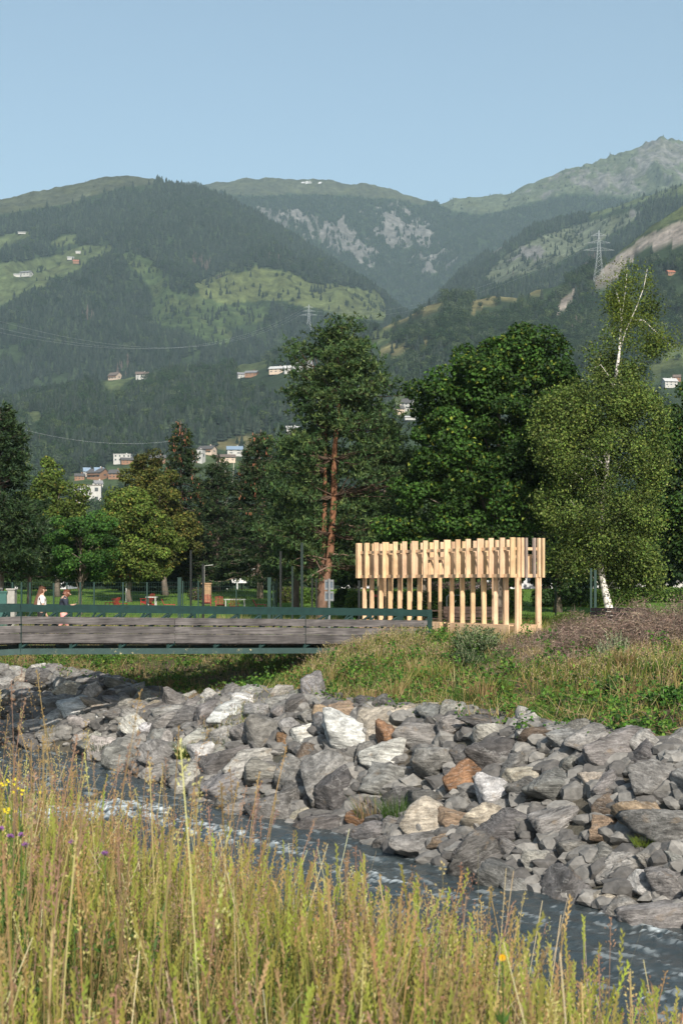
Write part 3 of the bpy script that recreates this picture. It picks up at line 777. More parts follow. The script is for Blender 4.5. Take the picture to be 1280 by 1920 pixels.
def rubble():
    mb = MB(); k = 0
    while k < 2600:
        X_ = rng.uniform(-17, 9.5); Y_ = rng.uniform(20, 54)
        s_ = float(sdist(np.array([X_]), np.array([Y_]), P_FAR)[0])
        if s_ < (0.35 if X_ < -3.5 else 0.0) or s_ > 4.1: continue
        z_ = float(ground_z(np.array([X_]), np.array([Y_]))[0]); d_ = rng.uniform(0.2, 0.6)
        V, Fc = ICO2; r_ = 0.5 * (1 + 0.22 * rng.normal(size=(len(V), 1)) * 0.6)
        pn = rdir(7); V2 = V * r_
        for q in pn:
            dd = V2 @ q; over = np.maximum(dd - 0.36, 0); V2 = V2 - over[:, None] * q
        V2 = V2 * d_ * np.array([1.3, 1.0, 0.8])
        c = np.array(RC[rng.choice(['grey', 'mid', 'dark', 'mid', 'dark'])]) * 1.35
        mb.add(V2 + (X_, Y_, z_ + 0.03), Fc, c); k += 1
    m = pm("rubble", (0.6, 0.6, 0.6), 0.85, 0.35, 8, bmp=0.6, bd=0.02, tint=True)
    o = mb.build("rubble", m); tag(o, "small grey stones filling the gaps between the boulders", "rubble", kind="stuff")
rubble()

# ------------------------------------------------------------------ bank and meadow vegetation
GREEN = (0.055, 0.105, 0.018); LIME = (0.12, 0.165, 0.025); STRAW = (0.30, 0.22, 0.09); PALE = (0.40, 0.32, 0.17); DEEP = (0.035, 0.075, 0.018); RUSSET = (0.22, 0.13, 0.08); MAUVE = (0.24, 0.16, 0.15)
def scatter_xy(n, x0, x1, y0, y1, s0, s1, dens=None):
    """random ground points with far-bank distance in [s0, s1]"""
    X = rng.uniform(x0, x1, n * 3); Y = rng.uniform(y0, y1, n * 3); s = sdist(X, Y, P_FAR)
    k = (s > s0) & (s < s1) & (X > -0.27 * Y - 1) & (X < 0.31 * Y + 1)
    if dens is not None: k &= rng.uniform(0, 1, n * 3) < dens(X, Y, s)
    X, Y = X[k][:n], Y[k][:n]; return X, Y, ground_z(X, Y)
def edge_den(X, Y, s): return sstep(3.0, 4.2, s + 1.0 * noise(X * 1.3, Y * 1.3))
def bank_grass():
    mb = MB()
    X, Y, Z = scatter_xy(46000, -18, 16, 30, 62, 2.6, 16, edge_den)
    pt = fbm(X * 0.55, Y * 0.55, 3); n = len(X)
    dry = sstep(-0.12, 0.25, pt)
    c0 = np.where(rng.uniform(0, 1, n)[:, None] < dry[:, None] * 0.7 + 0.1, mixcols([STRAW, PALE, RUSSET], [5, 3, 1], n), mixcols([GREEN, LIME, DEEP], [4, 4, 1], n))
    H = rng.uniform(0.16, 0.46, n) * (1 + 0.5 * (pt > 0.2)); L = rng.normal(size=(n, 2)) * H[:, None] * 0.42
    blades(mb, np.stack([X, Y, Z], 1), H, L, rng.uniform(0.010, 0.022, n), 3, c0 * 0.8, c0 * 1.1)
    for q_ in range(95):
        cy = rng.uniform(31, 50); cx = rng.uniform(-0.24, 0.24) * cy; s_ = float(sdist(np.array([cx]), np.array([cy]), P_FAR)[0])
        if s_ < 3.6 or s_ > 11 or (cy > 41 and 0.06 < cx / cy < 0.15): continue
        nn = int(rng.integers(90, 260)); rr = rng.uniform(0.12, 0.4); hh = rng.uniform(0.3, 0.75); a = rng.uniform(0, 6.28, nn); q = rr * np.sqrt(rng.uniform(0, 1, nn)); X = cx + q * np.cos(a); Y = cy + q * np.sin(a)
        H = rng.uniform(0.5, 1.0, nn) * hh; pal = [[STRAW, PALE], [LIME, GREEN], [GREEN, DEEP], [STRAW, RUSSET], [LIME, STRAW]][rng.integers(5)]; c0 = mixcols(pal, [1, 1], nn)
        blades(mb, np.stack([X, Y, ground_z(X, Y)], 1), H, np.stack([np.cos(a), np.sin(a)], 1) * H[:, None] * rng.uniform(0.1, 0.75, (nn, 1)), 0.016, 4, c0 * 0.7, c0 * 1.2)
    # taller tuft area by the bridge end
    for cx, cy, rr, nn, hh in ((1.2, 44.6, 1.5, 2600, 0.75), (2.4, 43.3, 1.2, 1500, 0.55), (0.2, 42.3, 1.3, 1500, 0.6), (-0.2, 44.5, 1.0, 1000, 0.8), (5.8, 36.2, 1.2, 700, 0.6), (7.3, 35.2, 1.5, 1200, 0.6), (-3.2, 39.2, 1.2, 700, 0.5), (8.0, 37.5, 1.2, 900, 0.6)):
        a = rng.uniform(0, 6.28, nn); q = rr * np.sqrt(rng.uniform(0, 1, nn)); X = cx + q * np.cos(a); Y = cy + q * np.sin(a); Z = ground_z(X, Y)
        H = rng.uniform(0.4, 1.0, nn) * hh; L = rng.normal(size=(nn, 2)) * H[:, None] * 0.3 + np.array([0.05, 0])
        c0 = mixcols([LIME, STRAW, GREEN], [5, 4, 3], nn); tip, dr = blades(mb, np.stack([X, Y, Z], 1), H, L, rng.uniform(0.010, 0.018, nn), 4, c0 * 0.8, c0 * 1.2)
        k = rng.uniform(0, 1, nn) < 0.3; tp = tip[k]; m_ = len(tp)
        for q_ in range(6): dir_leaf(mb, tp - dr[k] * 0.03 * q_, dr[k] + 0.5 * rng.normal(size=(m_, 3)), 0.06, 0.02, mixcols([PALE, MAUVE], [2, 1], m_))
    o = mb.build("bank_grass", M_GRASS); tag(o, "green and straw coloured grass covering the far river bank", "grass", kind="stuff")
def bank_plants():
    mb = MB()
    X, Y, Z = scatter_xy(95000, -18, 14, 28, 54, 3.0, 12, lambda X, Y, s: edge_den(X, Y, s) * (0.05 + 0.95 * sstep(0.20, -0.10, fbm(X * 0.5 + 7, Y * 0.5, 3))))
    n = len(X); lump = 0.05 + 0.60 * sstep(-0.1, 0.55, fbm(X * 1.7, Y * 1.7, 3))
    P = np.stack([X, Y, Z + lump * rng.uniform(0.3, 1.1, n)], 1)
    nr = rng.normal(size=(n, 3)) * 0.6 + np.array([0.0, -0.35, 0.8])
    leaf_geo(mb, P, rng.uniform(0.06, 0.13, n), nr, mixcols([(0.05, 0.125, 0.02), (0.09, 0.18, 0.025), (0.14, 0.22, 0.04), (0.03, 0.07, 0.015)], [4, 4, 1.4, 2], n, 0.2), 0.75)
    o = mb.build("bramble_leaves", M_LEAF); tag(o, "low bright green bramble leaves spreading over the far bank", "ground cover", kind="stuff")
def bank_litter():
    mb = MB()
    X, Y, Z = scatter_xy(14000, -17, 14, 27, 56, 2.8, 12, edge_den); n = len(X)
    D = rng.normal(size=(n, 3)) * (1, 0.7, 0.25) + (0, 0, 0.18)
    dir_leaf(mb, np.stack([X, Y, Z + 0.03], 1), D, rng.uniform(0.2, 0.7, n), rng.uniform(0.008, 0.02, n), mixcols([STRAW, PALE, RUSSET, MAUVE], [4, 3, 2, 2], n))
    o = mb.build("dry_stalks", M_TWIG); tag(o, "flattened dry stalks lying over the far bank", "dry grass", kind="stuff")
def lawn_grass():
    mb = MB()
    X, Y, Z = scatter_xy(30000, -17, 17, 46, 66, 11.5, 60); n = len(X)
    H = rng.uniform(0.08, 0.28, n) * np.where(X > 6, 1.9, 1.0); L = rng.normal(size=(n, 2)) * H[:, None] * 0.35
    c0 = mixcols([GREEN, LIME, STRAW], [4, 4, 3], n); blades(mb, np.stack([X, Y, Z], 1), H, L, rng.uniform(0.012, 0.025, n), 2, c0 * 0.8, c0 * 1.1)
    X = rng.uniform(-30, 30, 60000); Y = rng.uniform(64, 108, 60000); Z = ground_z(X, Y); n = len(X)
    H = rng.uniform(0.05, 0.12, n); c0 = mixcols([(0.07, 0.135, 0.022), (0.10, 0.17, 0.03), (0.17, 0.18, 0.05)], [4, 3, 1], n)
    blades(mb, np.stack([X, Y, Z], 1), H, rng.normal(size=(n, 2)) * 0.05, 0.04, 1, c0, c0 * 1.1)
    o = mb.build("lawn_grass", M_GRASS); tag(o, "mown and rough park grass behind the bridge and pavilion", "grass", kind="stuff")
bank_grass(); bank_plants(); bank_litter(); lawn_grass()

# grass tufts among the boulders
def tuft(px, py, n_, h_, cols_, label, rr=0.25, name="grass_tuft"):
    p = hit_ground(px, py); mb = MB(); a = rng.uniform(0, 6.28, n_); q = rr * np.sqrt(rng.uniform(0, 1, n_))
    B = np.stack([p[0] + q * np.cos(a), p[1] - 0.15 + q * np.sin(a), np.full(n_, p[2] + 0.05)], 1)
    H = rng.uniform(0.5, 1, n_) * h_; c = mixcols(cols_, [1] * len(cols_), n_)
    blades(mb, B, H, np.stack([np.cos(a), np.sin(a)], 1) * H[:, None] * rng.uniform(0.1, 0.7, (n_, 1)), 0.014, 4, c * 0.7, c * 1.1)
    o = mb.build(name, M_GRASS, origin=p); tag(o, label, "grass tuft"); return o
tuft(352, 1425, 260, 0.6, [GREEN, LIME], "green grass tuft left of the upright white slab", 0.3)
tuft(460, 1446, 160, 0.3, [STRAW, LIME], "yellowish grass tuft among grey boulders in the middle of the bank", 0.35)
tuft(612, 1462, 200, 0.35, [LIME, LIME, GREEN], "small bright green grass tuft between grey boulders", 0.2)
tuft(745, 1548, 220, 0.75, [GREEN, DEEP, GREEN], "dark green reeds at the waterline beside a rusty boulder", 0.3, "reeds")
tuft(700, 1535, 160, 0.6, [STRAW, GREEN, MAUVE], "mixed dry and green reeds left of the dark green ones", 0.4, "reeds")
tuft(95, 1385, 120, 0.4, [GREEN, STRAW], "grass tuft on the stone slope at the far left", 0.3)
tuft(195, 1410, 200, 0.5, [DEEP, GREEN], "dark weed tuft in the bridge shadow near the water", 0.35)
tuft(1205, 1590, 90, 0.25, [LIME], "small green weed between boulders at the right", 0.2)

# ------------------------------------------------------------------ foreground meadow on the near bank
def fg_points(n, x0, x1, y0, y1, dens=None):
    X = rng.uniform(x0, x1, n * 4); Y = y0 + (y1 - y0) * rng.uniform(0, 1, n * 4) ** 1.25
    k = (np.abs(X) < 0.29 * Y + 0.25)
    u = -sdist(X, Y, P_NEAR)
    k &= u > 2.6 + 0.5 * noise(X * 1.1, Y * 1.1)
    if dens is not None: k &= rng.uniform(0, 1, n * 4) < dens(X, Y, u)
    X, Y = X[k][:n], Y[k][:n]; return np.stack([X, Y, ground_z(X, Y)], 1)
def hscale(B):
    px = 640 + F * B[:, 0] / B[:, 1]
    return np.interp(px, [0, 250, 450, 700, 860, 1000, 1280], [0.86, 0.79, 0.80, 0.89, 0.89, 0.83, 0.76])
SPIKE = (0.235, 0.218, 0.055); TAN = (0.31, 0.21, 0.10); PINK = (0.27, 0.165, 0.12)
def spikes(mb, n, tall=1.0):
    B = fg_points(n, -3.4, 3, 2.0, 9.5); n = len(B); hs = hscale(B)
    H = rng.normal(0.80, 0.13, n) * hs * tall
    lean = rng.normal(size=(n, 2)) * 0.09 + (0.03, 0); c = mixcols([SPIKE, (0.24, 0.27, 0.05), TAN], [5, 3, 2], n)
    tip, d = blades(mb, B, H, lean, 0.0050, 5, c * 0.75, c, taper=False)
    hl = rng.uniform(0.09, 0.15, n)
    for k in range(12):
        sgn = 1 if k % 2 else -1; t = k / 12
        sd = unit(np.cross(d, np.tile([0.2, 1.0, 0], (n, 1))))
        dir_leaf(mb, tip - d * (hl * (1 - t))[:, None], d + sd * sgn * 0.35 + 0.1 * rng.normal(size=(n, 3)), 0.020, 0.0062, c * rng.uniform(0.9, 1.25, (n, 1)), nrm=np.tile([0, 1.0, 0.1], (n, 1)))
def panicles(mb, n, tall=1.0, cols_=None, x1=3, spread=0.5):
    B = fg_points(n, -3.4, x1, 2.2, 9.8); n = len(B); hs = hscale(B)
    H = rng.normal(0.92, 0.13, n) * hs * tall
    lean = rng.normal(size=(n, 2)) * 0.10; c = mixcols(cols_ or [TAN, PINK, (0.42, 0.36, 0.16)], [4, 3, 2], n)
    tip, d = blades(mb, B, H, lean, 0.004, 5, c * 0.7, c, taper=False)
    for k in range(22):
        t = k / 22; br = unit(d * 0.9 + spread * rng.normal(size=(n, 3)))
        st = tip - d * (0.16 * (1 - t))
        P0 = st + br * (0.045 * (1.1 - t)) * rng.uniform(0.2, 1.2, (n, 1))
        dir_leaf(mb, P0, br + 0.4 * rng.normal(size=(n, 3)), 0.012, 0.0050, c * rng.uniform(0.8, 1.3, (n, 1)), nrm=np.tile([0, 1.0, 0.1], (n, 1)))
def foreground():
    mb = MB()
    # leafy base
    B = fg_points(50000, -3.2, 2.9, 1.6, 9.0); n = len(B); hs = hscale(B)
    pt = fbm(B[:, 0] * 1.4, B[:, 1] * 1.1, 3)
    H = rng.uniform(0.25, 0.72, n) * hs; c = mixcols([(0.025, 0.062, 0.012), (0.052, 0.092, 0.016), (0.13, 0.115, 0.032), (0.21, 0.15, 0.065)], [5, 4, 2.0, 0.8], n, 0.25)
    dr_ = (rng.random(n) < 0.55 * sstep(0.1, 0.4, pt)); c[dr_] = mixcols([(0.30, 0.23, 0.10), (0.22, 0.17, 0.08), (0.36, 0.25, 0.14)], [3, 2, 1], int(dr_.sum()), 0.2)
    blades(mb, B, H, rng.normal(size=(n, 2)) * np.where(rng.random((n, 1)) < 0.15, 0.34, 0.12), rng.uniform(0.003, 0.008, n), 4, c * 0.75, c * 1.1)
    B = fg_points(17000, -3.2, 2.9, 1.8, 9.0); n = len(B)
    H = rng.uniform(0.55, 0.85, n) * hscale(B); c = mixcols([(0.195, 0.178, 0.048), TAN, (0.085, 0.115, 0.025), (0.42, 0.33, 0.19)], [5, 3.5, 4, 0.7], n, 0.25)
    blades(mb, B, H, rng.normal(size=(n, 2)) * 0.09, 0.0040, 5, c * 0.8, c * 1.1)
    # broad leaves of docks and reeds, some hanging over
    B = fg_points(900, -3.0, 2.9, 2.2, 8.0); n = len(B)
    blades(mb, B, rng.uniform(0.35, 0.7, n), rng.normal(size=(n, 2)) * 0.22, rng.uniform(0.010, 0.020, n), 6, mixcols([(0.05, 0.11, 0.03), (0.07, 0.13, 0.05)], [1, 1], n), mixcols([(0.10, 0.17, 0.05)], [1], n), curve=2.6)
    # broken and leaning dead stems
    B = fg_points(380, -3.0, 2.9, 2.6, 8.5); n = len(B)
    blades(mb, B, rng.uniform(0.6, 1.05, n), rng.normal(size=(n, 2)) * 0.38, 0.0030, 4, mixcols([(0.5, 0.42, 0.28), (0.42, 0.33, 0.2)], [1, 1], n), mixcols([(0.5, 0.42, 0.28)], [1], n), curve=1.1, taper=False)
    o = mb.build("meadow_grass", M_GRASS); tag(o, "dense tall green and yellow meadow grass on the near bank", "grass", kind="stuff")
    mb = MB(); spikes(mb, 4000); panicles(mb, 1700, 0.95); panicles(mb, 330, 1.42, x1=-0.3, spread=0.4)
    o = mb.build("grass_seed_heads", M_GRASS); tag(o, "yellow green spikes and tan seed heads above the meadow grass", "seed heads", kind="stuff")
    # low clover-like leaves on the left
    mb = MB(); B = fg_points(16000, -3.0, -0.1, 3.0, 8.5); n = len(B); B[:, 2] += rng.uniform(0.1, 0.52, n)
    leaf_geo(mb, B, rng.uniform(0.012, 0.028, n), rng.normal(size=(n, 3)) * 0.6 + (0, -0.3, 0.7), mixcols([(0.05, 0.10, 0.025), (0.08, 0.14, 0.03)], [1, 1], n), 0.6)
    o = mb.build("meadow_herbs", M_LEAF); tag(o, "small dark green herb leaves low in the meadow at left", "herbs", kind="stuff")
foreground()
def fg_at(px, py, Y): return at(px, py, Y)
def flower(px, py, Y, kind, label):
    p = fg_at(px, py, Y); g = float(ground_z(np.array([p[0]]), np.array([p[1]]))[0]); base = Vector((p[0], p[1], g))
    nm, cat = {'yellow': ("yellow_flower", "flower"), 'thistle': ("thistle", "thistle"), 'orange': ("orange_flower", "flower")}[kind]
    r = empty(nm, base, label, cat)
    mb = MB(); mb.tube([base, base.lerp(p, 0.5) + Vector((0.01, 0, 0)), p], [0.003, 0.0025, 0.002], 5, (0.10, 0.16, 0.04)); 
    n = 26; t = rng.uniform(0.1, 0.85, n)[:, None]; P = np.array(base)[None] * (1 - t) + np.array(p)[None] * t
    dir_leaf(mb, P, rng.normal(size=(n, 3)) + (0, 0, 0.4), 0.05, 0.012, mixcols([(0.07, 0.13, 0.03)], [1], n)); mb.build("stem", M_GRASS, r)
    mb = MB()
    if kind == 'yellow':
        n = 8; P = np.array(p) + rng.normal(size=(n, 3)) * (0.020, 0.02, 0.007)
        for q in range(5):
            a = q * 1.256; dir_leaf(mb, P, np.tile([math.cos(a), -0.2, math.sin(a)], (n, 1)), 0.0065, 0.004, mixcols([(0.65, 0.52, 0.02), (0.8, 0.62, 0.05)], [1, 1], n), nrm=np.tile([0, 1.0, 0], (n, 1)))
    elif kind == 'orange':
        for q in range(14):
            a = q * 0.449; dir_leaf(mb, np.array([p]), np.array([[math.cos(a), -0.25, math.sin(a)]]), 0.010, 0.0045, np.array([[0.85, 0.42, 0.02]]), nrm=np.array([[0, 1.0, 0]]))
    else:
        n = 60; D = unit(rng.normal(size=(n, 3)) * (1, 1, 0.5) + (0, 0, 0.8)); dir_leaf(mb, np.tile(np.array(p), (n, 1)), D, 0.016, 0.003, mixcols([(0.28, 0.10, 0.38), (0.40, 0.18, 0.5)], [1, 1], n))
        V, Fc = ICO2; mb.add(V * 0.006 + np.array(p), Fc, (0.10, 0.10, 0.06))
    mb.build("bloom", M_LEAF, r)
flower(14, 1468, 5.2, 'yellow', "uppermost yellow flower cluster at the left edge of the meadow")
flower(36, 1484, 5.25, 'yellow', "yellow flower cluster just right of the uppermost one")
flower(22, 1518, 5.1, 'yellow', "lowest yellow flower cluster at the left edge")
for (px, py), lb in zip([(20,1570), (40,1568), (48,1586), (136,1581), (197,1602), (2,1556)], ["pale purple thistle at the left edge above a darker pair", "purple thistle directly above the darkest one at left", "dark purple thistle lowest of the left cluster", "single dark purple thistle standing alone among tan stems", "faint purple thistle right of the lone dark one", "whitish thistle head at the very left edge"]):
    flower(px, py, 4.8, 'thistle', lb)
flower(941, 1795, 3.4, 'orange', "single orange yellow daisy in the grass in front of the river")
# ------------------------------------------------------------------ footbridge
M_TEAL = pm("green_paint", (0.007, 0.028, 0.026), 0.65, 0.25, 6, bmp=0.05, spec=0.2)
def chord_mat():
    m, t, b = new_mat("lichened_green_paint")
    n1 = noise_tex(t, 4, 6, 0.7); n2 = noise_tex(t, 9, 6, 0.8); n3 = noise_tex(t, 1.1, 3, 0.5)
    c = mix(t, ramp(t, n1, [(0.3, 0), (0.7, 1)]), (0.009, 0.030, 0.028), (0.020, 0.054, 0.050))
    mu = N(t, "ShaderNodeMath", operation='MULTIPLY'); t.links.new(ramp(t, n2, [(0.56, 0), (0.62, 1)]), mu.inputs[0]); t.links.new(ramp(t, n3, [(0.45, 0), (0.6, 1)]), mu.inputs[1])
    t.links.new(mix(t, mu.outputs[0], c, (0.42, 0.36, 0.20)), b.inputs["Base Color"]); b.inputs["Roughness"].default_value = 0.6
    return m
M_CHORD = chord_mat()
def wood_mat(name, c0, c1, stretch, knots=True):
    m, t, b = new_mat(name)
    g = noise_tex(t, 1.0, 8, 0.7, stretch=stretch); g2 = noise_tex(t, 1.6, 3, 0.6); f = noise_tex(t, 14.0, 4, 0.6)
    a = N(t, "ShaderNodeAttribute", attribute_name="tint")
    c = mix(t, ramp(t, g, [(0.3, 0), (0.7, 1)]), c0, c1)
    c = mix(t, 1.0, c, ramp(t, g2, [(0.32, 0.62 if 'plank' in name else 0.74), (0.68, 1.3 if 'plank' in name else 1.12)]), 'MULTIPLY')
    c = mix(t, 1.0, c, a.outputs[0], 'MULTIPLY')
    if knots: c = mix(t, ramp(t, f, [(0.72, 0), (0.78, 0.7)]), c, tuple(np.array(c0) * 0.5))
    t.links.new(c, b.inputs["Base Color"]); b.inputs["Roughness"].default_value = 0.78; b.inputs["Specular IOR Level"].default_value = 0.25
    bump(t, b, g, 0.5, 0.006); return m
M_GREYWOOD = wood_mat("weathered_plank", (0.020, 0.018, 0.019), (0.15, 0.137, 0.135), (1.1, 1.1, 22))
M_DECK = wood_mat("deck_wood", (0.06, 0.05, 0.045), (0.15, 0.13, 0.12), (6, 6, 2))
BK = [  # px, Y, rail top z, chord bottom z of the near truss
 (-330, 41.9, 1.00, -0.60), (39, 43.0, 1.18, -0.33), (571, 46.5, 1.005, -0.47), (805, 48.0, 0.925, -0.55)]
BP = [np.array([wx(p, Y), Y, 0.0]) for p, Y, a, b in BK]
def bseg(i, t):
    p = BP[i] * (1 - t) + BP[i + 1] * t
    return p, BK[i][2] * (1 - t) + BK[i + 1][2] * t, BK[i][3] * (1 - t) + BK[i + 1][3] * t
DIRB = unit(BP[3] - BP[1]); NRM = np.array([-DIRB[1], DIRB[0], 0.0])     # NRM points away from the camera
WB = 2.35
def footbridge():
    root = empty("footbridge", (BP[2][0], BP[2][1], -0.55), "dark green steel footbridge with grey plank sides spanning the river", "footbridge")
    npan = [6, 6, 2.7]
    stations = []
    for i, n_ in enumerate(npan):
        k = 0
        while k < n_ - 0.2: stations.append((i, k / n_)); k += 1
    stations.append((2, 1.0))
    for side in (0, 1):
        off = NRM * WB * side
        mr, mc = MB(), MB()
        segs = [(0, 1), (1, 2), (2, 3)]
        for a_, b_ in segs:
            pa, pb = BP[a_] + off, BP[b_] + off
            if side: pa = pa + 0 * DIRB; 
            za, zb = BK[a_][2], BK[b_][2]
            if side == 1 and b_ == 3: pb = pb - DIRB * 0.05
            mr.bar(pa + [0, 0, za - 0.11], pb + [0, 0, zb - 0.11], 0.10, 0.22)
            ca, cb = BK[a_][3], BK[b_][3]
            mc.bar(pa + [0, 0, ca + 0.09], pb + [0, 0, cb + 0.09], 0.10, 0.18)
        mr.build("top_rail", M_TEAL, root); mc.build("bottom_chord", M_CHORD, root)
        prev = None
        for (i, t) in stations:
            p, zt, zb = bseg(i, t); p = p + off
            last = (i == 2 and t == 1.0)
            mb = MB()
            if last: mb.box(p + [0, 0, (zt + zb) / 2], (0.16, 0.16, zt - zb + 0.02))
            else: mb.bar(p + [0, 0, zb + 0.18], p + [0, 0, zt - 0.22], 0.085, 0.085, up=(0, 1, 0))
            mb.build("end_post" if last else "truss_post", M_TEAL, root)
            if prev is not None:
                q, qt, qb = prev
                MB().tube([q + [0, 0, qb + 0.2], p + [0, 0, zt - 0.24]], 0.042, 8).build("diagonal_brace", M_TEAL, root)
                half = (p + q) / 2
                MB().tube([half + [0, 0, (qt + zt) / 2 - 0.22], half + (q - half) * 0.42 + [0, 0, (qt + zt) / 2 - 0.62]], 0.03, 6).build("short_brace", M_TEAL, root)
            prev = (p, zt, zb)
        # plank sides, weathered, several lengths end to end
        cuts = [0.0, 0.5, 1.0]
        for i in range(3):
            cc = {0: [0, 0.5, 1.0], 1: [0, 0.52, 1.0], 2: [0, 1.0]}[i]
            for c0_, c1_ in zip(cc[:-1], cc[1:]):
                pa, ta, ba = bseg(i, c0_ + 0.002); pb, tb, bb = bseg(i, c1_ - (0.002 if c1_ < 1 or i < 2 else 0.03))
                for z0, z1 in ((-0.355, -0.575), (-0.63, -0.855), (-0.87, -1.15)):
                    if side: z0, z1 = z0 - 0.08, z1 - 0.08
                    o2 = off + NRM * (-0.085 if not side else -0.085)
                    mb = MB(); g = rng.uniform(0.68, 1.3)
                    mb.bar(pa + o2 + [0, 0, ta + (z0 + z1) / 2], pb + o2 + [0, 0, tb + (z0 + z1) / 2], 0.035, z0 - z1, col_=np.array([g, g, g]))
                    mb.build("side_plank", M_GREYWOOD, root)
    # deck, cross beams
    mb = MB(); mx = MB()
    for i in range(3):
        n_ = 60 if i else 90
        for k in range(n_):
            pa, ta, ba = bseg(i, (k + 0.03) / n_); pb, tb, bb = bseg(i, (k + 0.95) / n_); p = (pa + pb) / 2 + NRM * WB / 2
            L = np.linalg.norm(pb - pa); g = rng.uniform(0.8, 1.2)
            d = unit(pb - pa); rot = np.stack([d, NRM, [0, 0, 1]], 1)
            mb.box(p + [0, 0, (ta + tb) / 2 - 1.19], (L, WB - 0.3, 0.05), rot, (g, g, g))
    mb.build("deck", M_DECK, root)
    for (i, t) in stations[:-1]:
        p, zt, zb = bseg(i, t); b_ = MB(); b_.bar(p + NRM * 0.06 + [0, 0, zt - 1.32], p + NRM * (WB - 0.06) + [0, 0, zt - 1.32], 0.09, 0.16); b_.build("cross_beam", M_TEAL, root)
    p, zt, zb = bseg(2, 0.62)
    MB().box(p + NRM * WB / 2 + [0.9, 0.3, -1.05], (1.2, WB + 0.6, 1.0), np.stack([DIRB, NRM, [0, 0, 1]], 1)).build("abutment", pm("concrete", (0.3, 0.29, 0.27), 0.9, 0.2, 5, bmp=0.4), root)
footbridge()
def deck_z(x):
    xs = [b[0] for b in BP]; return float(np.interp(x, xs, [k[2] - 1.165 for k in BK]))

